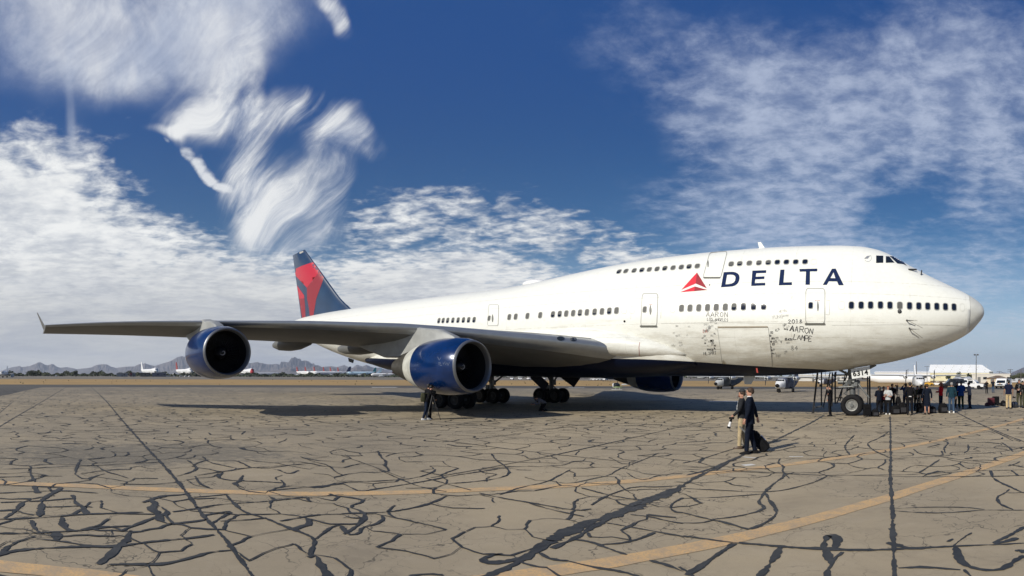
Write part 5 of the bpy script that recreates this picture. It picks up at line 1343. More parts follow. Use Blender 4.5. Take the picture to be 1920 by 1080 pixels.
pw_ = in_world(m2, T2((.27, .22, .93))); camera_rig('camera with a long white lens pointing down at the capped man\'s side', pw_, V3(-.25, -.1, -.95), .34, True, .9)
# rolling luggage
def suitcase(label, loc, rz, w_=.38, h_=.56, t_=.24, m=None, handle=True, tilt=0.0, group=None, ext=.42, tag_=False):
    r = thing('suitcase', label, 'suitcase', loc, rz, group); r.rotation_mode = 'XYZ'; r.rotation_euler = (0, tilt, rz)
    mb = MB(); z0 = .06
    n = 5; P_ = rrect(-t_ / 2, -w_ / 2, t_ / 2, w_ / 2, .05, n)
    mb.loft([[(x * s, y * s, z) for x, y in P_] for z, s in ((z0, .88), (z0 + .03, 1), (z0 + h_ - .04, 1), (z0 + h_ - .01, .93), (z0 + h_, .8))])
    mb.box((t_ / 2 + .015, 0, z0 + h_ * .35), (.018, w_ * .38, h_ * .25)); mb.box((t_ / 2 + .012, 0, z0 + h_ * .78), (.014, w_ * .38, h_ * .12))
    obj('case', mb, m or mat('black_luggage', (.006, .006, .007), .8, spec=.12, var=.3, vscale=12), r, world=False, angle=35)
    for y in (-1, 1): obj('wheel', MB().lathe([(-.015, .01), (-.015, .045), (.015, .045), (.015, .01)], (-t_ / 2 + .02, y * w_ * .38, .045), 'y', 12, caps=True), M_rubber, r, world=False)
    if handle: obj('handle', MB().tube([(-t_ / 2 + .03, -.09, z0 + h_ - .02), (-t_ / 2 + .03, -.09, z0 + h_ + ext), (-t_ / 2 + .03, .09, z0 + h_ + ext), (-t_ / 2 + .03, .09, z0 + h_ - .02)], .010, 6), mat('handle_grey', (.30, .31, .32), .4, .6), r, world=False)
    if tag_: obj('luggage_tag', MB().box((t_ / 2 + .04, .04, z0 + h_ * .5), (.006, .045, .10)), mat('tag_blue_white', (.35, .42, .60), .6), r, world=False)
    return r
g_ = gnd(1440, 846.5); a_ = atan2(g_.x, g_.y)
sc_ = suitcase('black wheeled bag with a pale tag tilted behind the man in the suit', g_, pi / 2 - a_ + radians(268), .38, .70, .28, tilt=radians(-42), ext=.36, tag_=True)
def bag(label, px, py, s=(.3, .2, .35), m=None, group=None, rz=0.3):
    g = gnd(px, py); r = thing('bag', label, 'bag', g, rz, group); mb = MB()
    P_ = rrect(-s[0] / 2, -s[1] / 2, s[0] / 2, s[1] / 2, min(s[:2]) * .35, 4)
    mb.loft([[(x * q, y * q, z * s[2]) for x, y in P_] for z, q in ((0, .85), (.08, 1), (.55, 1.02), (.85, .85), (1, .45))])
    obj('sack', mb, m or mat('black_luggage', (.006, .006, .007), .8, spec=.12, var=.3, vscale=12), r, world=False, angle=60)
    obj('strap', MB().tube([(-s[0] * .25, 0, s[2] * .93), (-s[0] * .1, 0, s[2] * 1.13), (s[0] * .1, 0, s[2] * 1.13), (s[0] * .25, 0, s[2] * .93)], .014, 6), M_black, r, world=False)
    obj('pocket', MB().box((0, -s[1] * .53, s[2] * .38), (s[0] * .32, s[1] * .07, s[2] * .2)), mat('bag_pocket', (.022, .022, .026), .6), r, world=False)
    return r
# photographer at the engine
person('photographer with an olive backpack bending over a tripod below the engine', 799, 717, 787, -70, top=c_black, bottom=c_djean, hair=H_DK, shoes=m_wshoe, lean=22, H=1.85, step=.16, width=1.2,
       arms=dict(l=((.20, .25, 1.22), (.36, .10, 1.18)), r=((.20, -.25, 1.22), (.36, -.10, 1.18))), cap=c_black)
person('man in dark clothes close behind the photographer at the engine', 804, 719, 786, -40, 'hold', top=c_black, bottom=c_black, hair=H_DK)
g_ = gnd(799, 787); a_ = atan2(g_.x, g_.y); dv = V3(sin(a_ + pi / 2), cos(a_ + pi / 2), 0)
r = thing('backpack', 'olive backpack worn by the photographer at the engine', 'backpack', g_ - dv * .12 + V3(0, -.05, 1.15), -a_)
obj('sack', MB().loft([[(x * q, y * q, z) for x, y in rrect(-.12, -.16, .12, .16, .06, 3)] for z, q in ((-.22, .8), (-.15, 1), (.12, 1), (.24, .75))]), c_olive, r, world=False, angle=60)
obj('strap', MB().tube([(.10, -.10, .2), (.26, -.10, .22), (.28, -.11, 0), (.12, -.10, -.15)], .018, 6), c_olive, r, world=False)
def tripod(label, p0, h=1.35, sp=.42):
    r = thing('tripod', label, 'tripod', p0)
    for i in range(3):
        a = .5 + i * 2 * pi / 3; obj('leg', MB().tube([(0.03 * cos(a), .03 * sin(a), h), (sp * cos(a) * .5, sp * sin(a) * .5, h * .5), (sp * cos(a), sp * sin(a), 0)], [.026, .022, .016], 6), M_dark, r, world=False)
    obj('head', MB().tube([(0, 0, h - .3), (0, 0, h + .06)], .028, 8).box((0, 0, h + .08), (.05, .04, .02)).tube([(0, 0, h + .02), (.2, -.12, h - .10)], .010, 6), M_dark, r, world=False)
    return r
g_ = gnd(811, 787.5); tripod('black tripod in front of the photographer under the engine', g_, 1.25); camera_rig('black video camera on the tripod below the engine', g_ + V3(0, 0, 1.40), V3(.9, -.3, .15), .16, False, 1.3)
person('person in a pale grey shirt kneeling on the shaded apron near the main wheels', 1021, 750, 771, 120, top=c_grey, bottom=c_black, hair=H_DK, lean=62, H=1.78,
       arms=dict(l=((.26, .24, 1.40), (.42, .18, 1.60)), r=((.26, -.24, 1.40), (.42, -.18, 1.60))), legs=dict(l=((.30, .12, .95 - .52), (-.05, .12, .50)), r=((.30, -.12, .43), (-.05, -.12, .50))))
kn = [o for o in COL.objects if o.name.startswith('person') and o.get('label', '').startswith('person in a pale grey shirt kneeling')][0]
kn.location.z = -.40
# crowd
person('man in a black suit holding a phone to his ear beside the access frame', 1556, 722, 780, 80, 'phone', c_black, c_black, H_DK, coat=.08, collar=c_black, group=CG)
person('woman in dark clothes carrying a dark backpack left of the crowd', 1648, 723, 778, 30, 'hold', c_navy, c_black, H_DK, longhair=True, group=CG)
person('person in a maroon top between the dark clothed woman and the woman in grey', 1657, 724, 775, 200, 'hold', c_mar, c_black, H_DK, group=CG)
person('auburn haired woman in light grey and white shoes with her arms folded', 1665, 723, 777, 178, 'crossed', c_lgrey, c_black, H_RD, shoes=m_wshoe, ponytail=True, group=CG)
person('tall person in black standing just behind the auburn haired woman', 1673, 719, 772, 200, 'hold', c_black, c_black, H_DK, group=CG)
person('distant person in black aiming a camera above the pile of bags', 1682, 719, 741, 150, 'raised', c_black, c_black, H_DK, group='people standing farther out on the apron')
person('man in bright blue raising a phone behind the man with the white belt', 1698, 718, 771, 20, 'raised', cloth('royal_blue_cloth', (.01, .03, .10)), c_djean, H_BR, group=CG)
pb = person('man in a black suit with a white belt patch seen from behind', 1706, 716, 778, 4, 'pocket', c_black, c_black, H_DK, coat=.02, width=1.08, group=CG)
obj('belt_patch', MB().box((-.135 * pb[1], 0, 1.00 * pb[1]), (.012, .07, .022)), c_white, pb[0], world=False)
person('dark haired woman standing behind the wheeled bag with a tall handle', 1728, 721, 772, 190, 'hold', c_black, c_black, H_DK, longhair=True, group=CG)
person('woman in a knee length dark blue coat with bare calves', 1738, 719, 777, 10, 'stand', c_navy, c_navy, H_BR, coat=.22, skirt=True, group=CG)
person('person in olive crouched over by the white aircraft nose', 1718, 722, 770, 200, 'hold', c_olive, c_black, H_BR, lean=18, group=CG)
pr_ = person('woman with long auburn hair in a red track jacket with white stripes', 1764, 716, 768, 60, 'hold', c_red, c_djean, H_RD, longhair=True, group=CG)
for sd in (1, -1): obj('stripe', MB().tube([pr_[2]((-.01, sd * .235, 1.42)), pr_[2]((.01, sd * .302, 1.17))], .012, 6), c_white, pr_[0], world=False)
person('man in a dark teal jacket and blue jeans with his back to the camera', 1784, 716, 774, 8, 'stand', c_teal, c_jean, H_GY, width=1.15, shoes=m_wshoe, step=.08, group=CG)
person('man in a bright blue jacket and dark green trousers', 1802, 714, 767, 20, 'hold', c_blue, c_green, H_DK, coat=.06, width=1.1, shoes=m_brshoe, group=CG)
person('man in black standing in front of the bright blue jacket', 1795, 715, 764, 190, 'hold', c_black, c_black, H_DK, group=CG)
person('man in a grey shirt and dark jeans leaning towards the group', 1818, 716, 766, 70, 'hold', c_grey, c_djean, H_BR, lean=6, group=CG)
person('distant man in black with both hands at his face', 1850, 714, 738, 175, 'raised', c_black, c_black, H_GY, group='people standing farther out on the apron')
person('distant person in a dark top and blue jeans photographing the jet', 1862, 712.5, 737, 175, 'raised', c_navy, c_jean, H_BR, group='people standing farther out on the apron')
person('man in a navy polo shirt and tan trousers holding a camera by his side', 1891, 712, 767, 10, 'stand', c_polo, c_tan, H_DK, skin=SKIN2, short_sleeve=True, shoes=m_brshoe, width=1.1, group=CG)
pl_ = person('man in a black jacket and olive trousers wearing a lanyard badge', 1911, 711, 764, 170, 'hold', c_black, c_olive, H_DK, group=CG)
obj('badge', MB().box((.155 * pl_[1], 0, 1.12 * pl_[1]), (.006, .045, .06)).tube([pl_[2]((.10, .05, 1.46)), pl_[2]((.15, 0, 1.17)), pl_[2]((.10, -.05, 1.46))], .006, 5), c_white, pl_[0], world=False)
person('balding man in a dark jacket cut off by the right edge', 1922, 709, 765, 150, 'point', c_char, c_olive, H_BR, group=CG)
camera_rig('small black camera held low beside the tan trousers', gnd(1899.5, 767) + V3(0, 0, .84), V3(1, -.3, -.1), .14, False)
BG = 'bags standing among the crowd'
suitcase('black wheeled suitcase upright right beside the nose wheel', gnd(1626, 781.5), -1.3, .42, .66, .26, ext=.35, group=BG)
bag('small dark bag with bright labels next to the upright suitcase', 1641, 781, (.42, .3, .42), group=BG)
bag('tall pointed black bag on top of the dark pile in mid crowd', 1684, 775, (.34, .34, 1.05), group=BG)
bag('wide black holdall at the left of the dark pile', 1679, 777, (.55, .4, .55), group=BG)
bag('black backpack slumped at the right of the dark pile', 1692, 776.5, (.5, .4, .72), group=BG)
suitcase('grey handled black wheeled bag standing before the dark haired woman', gnd(1724, 775), -1.2, .40, .58, .26, ext=.5, group=BG)
bag('low black bag behind the woman in the dark blue coat', 1747, 775, (.5, .35, .45), group=BG)
bag('rounded black backpack on the ground before the red jacket', 1768, 774.5, (.55, .4, .62), group=BG)
suitcase('maroon suitcase standing with the luggage right of the crowd', gnd(1858, 761), -1.4, .5, .58, .3, m=mat('maroon_luggage', (.085, .008, .015), .6, var=.2), handle=False, group=BG)
suitcase('black suitcase standing behind the maroon one', gnd(1867, 760), -1.4, .5, .66, .3, handle=False, group=BG)
bag('small maroon bag at the left foot of the maroon suitcase', 1851, 761, (.35, .3, .25), mat('maroon_luggage', (.085, .008, .015), .6), BG)
bag('flat black bag at the right foot of the black suitcase', 1873, 760.5, (.3, .3, .22), group=BG)
bag('black camera bag left of the tan trousers', 1881, 761.5, (.4, .35, .42), group=BG)
bag('navy camera bag with a white patch right of the tan trousers', 1902, 764.5, (.5, .35, .45), mat('navy_bag', (.012, .018, .04), .7), BG)

# ------------------------------------------------------------------ access frame round the nose gear
def onY(px, py, Y): r_ = ray(px, py); t = (Y - CAMP.y) / r_.y; return CAMP + r_ * t
fr = thing('access_frame', 'black tubular access frame with ladder standing behind the nose wheel', 'access frame', (S0 - 8.6, DA + 1.6, 0))
def bar(name, pts, Y, r=.035):
    mb = MB().tube([onY(px, py, Y) for px, py in pts], r * 1.35, 6); obj(name, mb, M_dark, fr)
bar('post', [(1533, 698), (1524.2, 776)], 33.0, .045); bar('post', [(1540.2, 698), (1540.2, 762)], 34.2, .035); bar('post', [(1556.5, 698), (1543.5, 765)], 33.6, .03); bar('post', [(1560.5, 698), (1560, 762)], 33.2)
bar('post', [(1566, 698), (1566, 757)], 34.4, .04); bar('post', [(1626.5, 703), (1627.5, 760)], 33.8); bar('post', [(1630.3, 703), (1631.2, 762)], 33.2, .045)
bar('rail', [(1590.7, 696), (1569, 757)], 33.4, .03); bar('rail', [(1586, 696), (1575, 752)], 34.4, .03)
bar('brace', [(1560.5, 703.5), (1592, 703)], 33.3, .04); bar('brace', [(1524.8, 765), (1540.2, 761.5)], 33.4, .03); bar('brace', [(1566, 746), (1580, 746)], 34.0, .03); bar('brace', [(1566, 729), (1577, 728)], 34.0, .025); bar('brace', [(1616, 710), (1631, 710)], 33.4, .03)
for i in range(7):
    t = i / 7 + .07; a0 = onY(1590.7 + (1569 - 1590.7) * t, 696 + 61 * t, 33.4); b0 = onY(1586 + (1575 - 1586) * t, 696 + 56 * t, 34.4)
    obj('step', MB().tube([a0, b0], .022, 6), M_dark, fr)
obj('castor', MB().tube([onY(1524.3, 774, 33.0) - V3(0, .05, 0), onY(1524.3, 774, 33.0) + V3(0, .05, 0)], .08, 12), M_rubber, fr)
# ------------------------------------------------------------------ mountains
M_rock = mat('desert_mountain_rock', (.125, .105, .10), .95, var=.3, vscale=.0022)
rm = random.Random(9)
def ridge(name, pts, dist, base_px=703, front=2200, back=1800, sub=6, rough=.10):
    cols = []
    for i in range(len(pts) - 1):
        for k in range(sub):
            t = k / sub; cols.append((pts[i][0] * (1 - t) + pts[i + 1][0] * t, pts[i][1] * (1 - t) + pts[i + 1][1] * t))
    cols.append(pts[-1]); rows = [(-1.0, 0), (-.8, .10), (-.6, .25), (-.42, .45), (-.26, .66), (-.12, .86), (0, 1.0), (.3, .6), (.7, .2), (1.0, 0)]
    mb = MB(); R = []
    for ri, (q, hf) in enumerate(rows):
        row = []; off = 0
        for ci, (px, py) in enumerate(cols):
            a = azim(px); h_ = max(1, elev(px, py, dist)); d_ = dist + (q * front if q < 0 else q * back)
            off = off * .75 + rm.uniform(-1, 1)
            n_ = 1 if hf in (0, 1.0) else 1 + rough * off * 1.2
            z = h_ * hf * n_ * (d_ / dist if q < 0 else 1)
            row.append((sin(a) * d_, cos(a) * d_, z - 2))
        R.append(row)
    n = len(cols); mb.v = [p_ for r in R for p_ in r]
    for i in range(len(R) - 1):
        for j in range(n - 1): mb.f.append((i * n + j, i * n + j + 1, (i + 1) * n + j + 1, (i + 1) * n + j)); mb.m.append(0)
    return tag(obj(name, mb, M_rock, smooth=False), kind='structure')
ML = [(-120, 700), (-60, 696), (0, 695.6), (8.4, 692.8), (21.6, 688.6), (37.5, 685.8), (40.3, 688), (56, 686), (67, 681.5), (74, 678.7), (78, 680), (84, 683.4), (90, 684.6), (95, 683), (100, 682.5), (106, 687), (114, 689.5), (125, 688), (145, 692), (158, 690.5), (170.6, 689), (180, 684.4), (187, 683), (200.6, 683), (208, 687),
      (218, 689.8), (232, 687.5), (244, 687), (252, 686.8), (260, 683), (271.7, 681), (281, 684), (290, 685.8), (306, 681), (316, 678), (323, 675), (332, 669.7), (340, 667.4), (346, 668.6), (354, 667), (360, 668), (380, 670), (420, 673), (450, 677), (470, 680.5), (480, 679), (490, 681), (505, 683),
      (520, 682), (524, 684), (527, 678), (535, 678), (540, 679.5), (543, 676), (545, 672), (549, 671), (552.6, 668.6), (555, 670.5), (559, 672.6), (562, 671.5), (566, 677), (569, 675.5), (574, 676), (579.6, 677.8), (584, 681.8), (587.6, 680.6), (591, 684.6), (595.6, 684), (603.6, 688), (612, 687), (621, 686.4), (632, 688), (645.5, 684), (652, 687.5), (660, 689.8), (669, 683.5), (680, 687), (686, 683.5), (692, 686),
      (703, 690), (712, 689), (720, 692), (740, 694), (790, 697), (860, 700), (950, 702)]
ridge('mountain_range', ML, 11000)
ridge('foothill_range', [(440, 701), (480, 697), (520, 694), (531, 688.5), (545, 687), (556, 692), (566, 694), (580, 690), (590, 685.5), (600, 687), (612, 692), (625, 690), (640, 693), (655, 691), (672, 688), (690, 691), (710, 695), (760, 700), (820, 703)], 7500, front=1200, back=900)
ridge('mountain_range', [(1800, 706), (1850, 701), (1880, 698), (1893, 700), (1905, 695), (1914, 691), (1925, 686), (1950, 682), (1990, 688), (2060, 700)], 9000)

# ------------------------------------------------------------------ trees
M_leaf = mat('desert_tree_foliage', (.045, .055, .028), .9, var=.45, vscale=1.2); M_leaf2 = mat('olive_foliage', (.07, .078, .04), .9, var=.4, vscale=1.0); M_bark = mat('bark', (.09, .07, .05), .9)
rt = random.Random(13)
def crown(mb, c, rx, rz, n, leaf):
    blobs_ = [(V3(c[0] + rt.uniform(-.55, .55) * rx, c[1] + rt.uniform(-.55, .55) * rx, c[2] + rt.uniform(-.35, .5) * rz), rt.uniform(.35, .62)) for _ in range(max(4, n // 60))]
    for i in range(n):
        b_, s_ = rt.choice(blobs_); d = V3(rt.gauss(0, 1), rt.gauss(0, 1), rt.gauss(0, 1)).normalized() * (rt.random() ** .4)
        p_ = b_ + V3(d.x * rx * s_, d.y * rx * s_, d.z * rz * s_); u = V3(rt.gauss(0, 1), rt.gauss(0, 1), rt.gauss(0, 1)).normalized(); v = u.orthogonal().normalized(); l_ = leaf * rt.uniform(.5, 1.3)
        mb.add([p_ - u * l_, p_ + v * l_ * .6, p_ + u * l_, p_ - v * l_ * .6], [(0, 1, 2, 3)])
def tree(label, px, top, dist, rx, n=700, m=None, group='trees near the far buildings'):
    g = at(px, dist); h_ = elev(px, top, dist); r = thing('tree', label, 'tree', g, 0, group)
    mb = MB().tube([(0, 0, 0), (.1, 0, h_ * .35), (0, .1, h_ * .6)], [.22, .16, .08], 7)
    for k in range(4): a = k * 1.6; mb.tube([(0, 0, h_ * .35), (cos(a) * rx * .5, sin(a) * rx * .5, h_ * .65)], [.10, .04], 5)
    obj('trunk', mb, M_bark, r, world=False)
    mb = MB(); crown(mb, (0, 0, h_ * .62), rx, h_ * .45, n, .22 * max(1, dist / 300)); obj('crown', mb, m or M_leaf, r, world=False, smooth=False); return r
tree('small round dark tree before the cream hangar wall, left of the other', 1797.5, 697.5, 270, 1.5); tree('ragged pair topped dark tree before the cream hangar wall', 1816, 700, 270, 1.3)
tree('small dark tree between the ragged tree and the lamp post', 1824, 700.5, 275, 1.1); tree('broad olive tree at the right edge below the mountain', 1914, 698.5, 260, 4.2, 1500, M_leaf2); tree('lower olive tree left of the broad tree at the right edge', 1901, 703.5, 265, 2.6, 900, M_leaf2); tree('small dark tree at the foot of the hangar left side', 1778, 703, 260, 1.3, 500)
tree('large rounded dark tree above the scrub at far left', 60, 694.5, 560, 6.5, 1600, None, 'trees on the far left skyline'); tree('narrow dark tree standing above the far left scrub', 141, 694.8, 560, 2.8, 900, None, 'trees on the far left skyline'); tree('dark tree right behind the small white plane at far left', 12, 695.3, 600, 5.5, 1000, None, 'trees on the far left skyline')
mb = MB()
for i in range(15000):
    px = rt.uniform(-60, 830) if i % 6 else rt.uniform(880, 1500); d_ = rt.uniform(600, 760); hh = (5.4 if px < 430 else 4.3) * (.75 + .3 * sin(px * .11) + .2 * sin(px * .37)); g = at(px, d_, rt.random() ** .7 * max(1.5, hh)); u = V3(rt.gauss(0, 1), rt.gauss(0, 1), rt.gauss(0, .6)).normalized(); v = u.orthogonal().normalized(); l_ = rt.uniform(.5, 1.3)
    mb.add([g - u * l_, g + v * l_, g + u * l_, g - v * l_], [(0, 1, 2, 3)])
tag(obj('scrub_belt', mb, M_leaf, smooth=False), 'dark band of scrub and low trees along the far edge of the airfield', 'scrub', kind='stuff')

# ------------------------------------------------------------------ distant airliners
def airliner(label, px, dist, heading, L=60, R=2.9, tail=None, engines=4, hump=False, scale=1.0, bodym=None, group='stored airliners far across the airfield', nosem=None, z0=None, wing=True, rel=True, tailh=None):
    bodym = bodym or M_whiteb; tail = tail or M_whiteb; g = at(px, dist); a_ = atan2(g.x, g.y)
    r = thing('airliner', label, 'airliner', g, pi / 2 - a_ + radians(heading), group)
    zc_ = (z0 or 2.0 * R - .4) ; th = tailh or (zc_ + R + 8.5 * L / 60)
    rings = []
    for t, q, dz in ((0, .05, -.1), (.008, .35, -.08), (.025, .68, -.04), (.05, .9, 0), (.09, 1, 0), (.35, 1, 0), (.68, 1, 0), (.8, .82, .18), (.92, .45, .45), (1, .12, .75)):
        ex = (.42 if hump and .015 < t < .33 else 0) * (1 if t > .03 else .6)
        rings.append([(L * .5 - L * t, R * q * cos(2 * pi * k / 14), zc_ + R * dz + R * q * sin(2 * pi * k / 14) * (1 + (ex if sin(2 * pi * k / 14) > .2 else 0))) for k in range(14)])
    mb = MB().loft(rings[:4], 1 if nosem else 0); mb.loft(rings[3:], 0); obj('fuselage', mb, [bodym, nosem or bodym], r, world=False)
    if L > 16: obj('window_row', MB().box((L * .08, -R * 1.0, zc_ + R * .2), (L * .30, .03, .12)).box((L * .08, R * 1.0, zc_ + R * .2), (L * .30, .03, .12)), M_dark, r, world=False)
    obj('cockpit_window', MB().box((L * .5 - L * .03, 0, zc_ + R * .5 + (R * .35 if hump else 0)), (.5, R * .55, .22)), M_dark, r, world=False)
    obj('tail_fin', MB().prism([(-L * .36, zc_ + R * .85), (-L * .45, th), (-L * .505, th), (-L * .48, zc_ + R * .7)], 'y', -.25, .25), tail, r, world=False, smooth=False)
    for sg in (-1, 1):
        if wing:
            mb = MB().loft([[(L * (.14 - s * .28) - x * ch, sg * (R * .7 + s * L * .43), zc_ - R * .55 + s * 2.4 + y) for x, y in ((0, 0), (.3 * 1, .35 * (1 - s * .8)), (1, 0), (.3, -.35 * (1 - s * .8)))] for s, ch in ((0, L * .17), (.35, L * .10), (1, L * .04))]); obj('wing', mb, M_grey, r, world=False, smooth=False)
        mb = MB().loft([[(-L * (.40 + s * .07) - x * ch, sg * (R * .3 + s * L * .15), zc_ + R * .5 + s + y) for x, y in ((0, 0), (.3, .12), (1, 0), (.3, -.12))] for s, ch in ((0, L * .09), (1, L * .035))]); obj('tailplane', mb, M_grey, r, world=False, smooth=False)
        for e_ in ((.16, .30) if engines == 4 else (.15,)):
            if not engines: continue
            obj('engine', MB().lathe([(2.6, .2), (2.6, 1.1), (1.5, 1.25), (-1, 1.1), (-2.6, .6), (-2.6, .1)], (L * (.16 - e_ * .55), sg * (R + e_ * L), zc_ - R * .95), 'x', 12), M_grey, r, world=False)
    for x, ys in ((L * .36, (0,)), (-L * .03, (-2.6 * min(1, L / 45), 2.6 * min(1, L / 45)))) if L > 16 else ():
        for y in ys: obj('landing_gear', MB().box((x, y, (zc_ - R) / 2 + .3), (.15, .15, (zc_ - R) / 2)).tube([(x, y - .5, .6 * min(1, L / 40)), (x, y + .5, .6 * min(1, L / 40))], .6 * min(1, L / 40), 10), M_dark, r, world=False)
    return r
t_red = mat('faded_red_tail', (.26, .05, .05), .8); t_navy = mat('dark_blue_tail', (.008, .015, .06), .5); t_teal = mat('teal_tail', (.01, .13, .17), .5); b_pale = mat('pale_blue_fuselage', (.42, .56, .66), .5); b_grey = mat('silver_grey_fuselage', (.42, .44, .48), .5); n_red = mat('red_nose_patch', (.5, .03, .04), .5)
AL = airliner
AL('white jumbo jet with a red tail facing right behind the outer engine gap', 344, 640, 197, 62, 3.1, t_red, 4, True)
AL('white jumbo jet with a plain white tail left of the red tailed one', 279, 640, 197, 62, 3.1, None, 4, True)
AL('white airliner with a red nose patch peeping out beside the outer engine', 455, 700, 205, 60, 3.2, t_navy, 4, True, nosem=n_red)
AL('partly hidden white airliner left of the outer engine', 373, 680, 200, 50, 2.7, t_navy, 2)
AL('small white aeroplane seen nose on at the far left edge', 9, 380, 172, 26, 1.7, None, 2, group='small aircraft parked around the field')
AL('low grey fuselage without a tail between the engine and the red tails', 500, 760, 268, 34, 2.0, b_grey, 0, bodym=b_grey, wing=False, tailh=6)
for px, d_, lab in ((560, 850, 'leftmost of the red tailed airliners'), (575.5, 855, 'second from the left of the red tailed airliners'), (592, 860, 'third from the left of the red tailed airliners'), (609.5, 865, 'fourth from the left of the red tailed airliners'), (622, 900, 'fifth from the left of the red tailed airliners'), (636, 920, 'rightmost of the red tailed airliners')):
    AL(lab, px + 8, d_, 203, 52, 2.9, t_red, 2)
AL('silver grey widebody with a dark blue tail facing left before the red tails', 624, 640, 97, 42, 2.3, t_navy, 2, bodym=b_grey)
AL('pale blue airliner with a teal tail facing left', 678, 640, 97, 34, 2.3, t_teal, 2, bodym=b_pale)
AL('pale blue airliner with a white and blue tail just behind the teal tailed one', 690, 720, 100, 36, 2.4, b_pale, 2, bodym=b_pale)
AL('low white airliner with a dark red tail next to the engine nozzle', 718, 560, 97, 24, 1.6, c_mar, 2)
AL('white airliner seen beneath the belly left of the wing wheels', 952, 560, 255, 30, 1.9, None, 2)
AL('grey airliner seen beneath the belly left of the far wheels', 980, 520, 95, 28, 1.5, b_grey, 2, bodym=b_grey)
AL('white airliner under the belly right beside the far wheels', 1012, 560, 100, 22, 1.6, None, 2)
AL('long white airliner low under the belly between wheels and helicopter', 1092, 460, 272, 22, 1.5, None, 2)
AL('second white airliner under the belly nearer the helicopter', 1118, 470, 272, 18, 1.4, t_navy, 2)
AL('white airliner behind the grey covered twin propeller plane', 1318, 430, 95, 26, 1.7, None, 2)
AL('white airliner between the two covered propeller planes', 1420, 450, 275, 30, 1.6, None, 2)
AL('large white transport partly hidden by the crowd at right', 1672, 125, 262, 15, 1.15, None, 0, group='small aircraft parked around the field', wing=False, tailh=3.4, z0=1.75)

# ------------------------------------------------------------------ twin propeller high wing planes
M_cover = mat('blue_grey_cover', (.10, .11, .155), .8, var=.5, vscale=1.6, bump=.6, bscale=3); M_gcover = mat('grey_cover', (.075, .085, .095), .85, var=.3, vscale=1.5, bump=.5, bscale=3)
def turboprop(label, px, base_py, rel, k, cover=None, nose_m=None, body=None):
    g = gnd(px, base_py); a_ = atan2(g.x, g.y); r = thing('propeller_plane', label, 'aeroplane', g, pi / 2 - a_ + radians(rel), 'twin propeller planes parked on the apron')
    body = body or M_whiteb; K3 = lambda L: [tuple(c_ * k for c_ in p_) for p_ in L]
    rings = []
    for x, w_, z0, z1 in ((5.2, .05, 1.35, 1.5), (5.0, .35, 1.0, 1.75), (4.4, .62, .85, 2.0), (3.6, .85, .75, 2.25), (2.9, .98, .7, 2.75), (1.5, 1.05, .68, 3.0), (-3, 1.05, .68, 3.0), (-6, .75, 1.3, 3.0), (-9, .3, 2.3, 2.95)):
        rings.append(K3([(x, w_ * max(-1, min(1, 1.25 * cos(a))), (z0 + z1) / 2 + (z1 - z0) / 2 * max(-1, min(1, 1.15 * sin(a)))) for a in [2 * pi * q / 16 for q in range(16)]]))
    mb = MB().loft(rings[:5], 0); mb.loft(rings[4:], 1 if cover else 0); obj('fuselage', mb, [nose_m or body, cover or body], r, world=False, angle=50)
    obj('radome', MB().ell(K3([(5.05, 0, 1.42)])[0], (.36 * k, .42 * k, .38 * k)), M_black if not nose_m else body, r, world=False)
    for y in (-.62, -.2, .2, .62): obj('cockpit_window', MB().box(K3([(3.35 - abs(y) * .2, y, 2.38)])[0], (.25 * k, .17 * k, .17 * k), 0, 0, Matrix.Rotation(radians(-35), 3, 'Y')), M_glass, r, world=False)
    for sg in (-1, 1):
        mb = MB().loft([K3([(1.6 - s * .3 - x * ch, sg * (s * 10), 3.05 + .15 * s + y) for x, y in ((0, 0), (.3, .16), (1, 0), (.3, -.14))]) for s, ch in ((0, 2.3), (1, 1.3))]); obj('wing', mb, M_grey, r, world=False, smooth=False)
        e_ = obj('engine', MB().lathe([(x * k, q * k) for x, q in ((1.6, .12), (1.55, .38), (1.0, .46), (-.6, .46), (-1.8, .22), (-1.8, .02))], K3([(1.6, sg * 2.9, 2.85)])[0], 'x', 12), M_ltgrey if not nose_m else body, r, world=False)
        mb = MB().ell(K3([(3.3, sg * 2.9, 2.85)])[0], (.3 * k, .2 * k, .2 * k)); obj('propeller', mb, M_dark, r, world=False)
        for q in range(4):
            a = q * pi / 2 + .06; p0 = K3([(3.3, sg * 2.9, 2.85)])[0]; p1 = K3([(3.3, sg * 2.9 + 1.45 * sin(a), 2.85 + 1.45 * cos(a))])[0]
            obj('propeller_blade', MB().tube([p0, V3(*p0).lerp(V3(*p1), .5), p1], [.05 * k, .11 * k, .06 * k], 6, flat=.3), M_dark, r, world=False)
        mb = MB().tube(K3([(-.3, sg * 1.0, 1.1), (-.3, sg * 1.5, .5)]), .09 * k, 6).tube(K3([(-.3, sg * 1.38, .42), (-.3, sg * 1.72, .42)]), .42 * k, 14); obj('landing_gear', mb, M_rubber, r, world=False)
        mb = MB().loft([K3([(-8 - x * ch, sg * s * 3.4, 3.1 + y) for x, y in ((0, 0), (.3, .08), (1, 0), (.3, -.08))]) for s, ch in ((0, 1.7), (1, 1.0))]); obj('tailplane', mb, M_grey, r, world=False, smooth=False)
    obj('nose_wheel', MB().tube(K3([(3.9, 0, 1.0), (3.9, 0, .35)]), .07 * k, 6).tube(K3([(3.9, -.22, .35), (3.9, .22, .35)]), .35 * k, 14), M_rubber, r, world=False)
    obj('tail_fin', MB().prism([(a_2 * k, b_2 * k) for a_2, b_2 in ((-6.6, 2.9), (-8.4, 5.6), (-9.6, 5.6), (-9.2, 2.9))], 'y', -.1 * k, .1 * k), M_cover if cover is M_cover else body, r, world=False, smooth=False)
    return r
turboprop('grey covered twin propeller plane seen just right of the far engine', 1361, 729.6, 152, .70, M_gcover, None, M_grey)
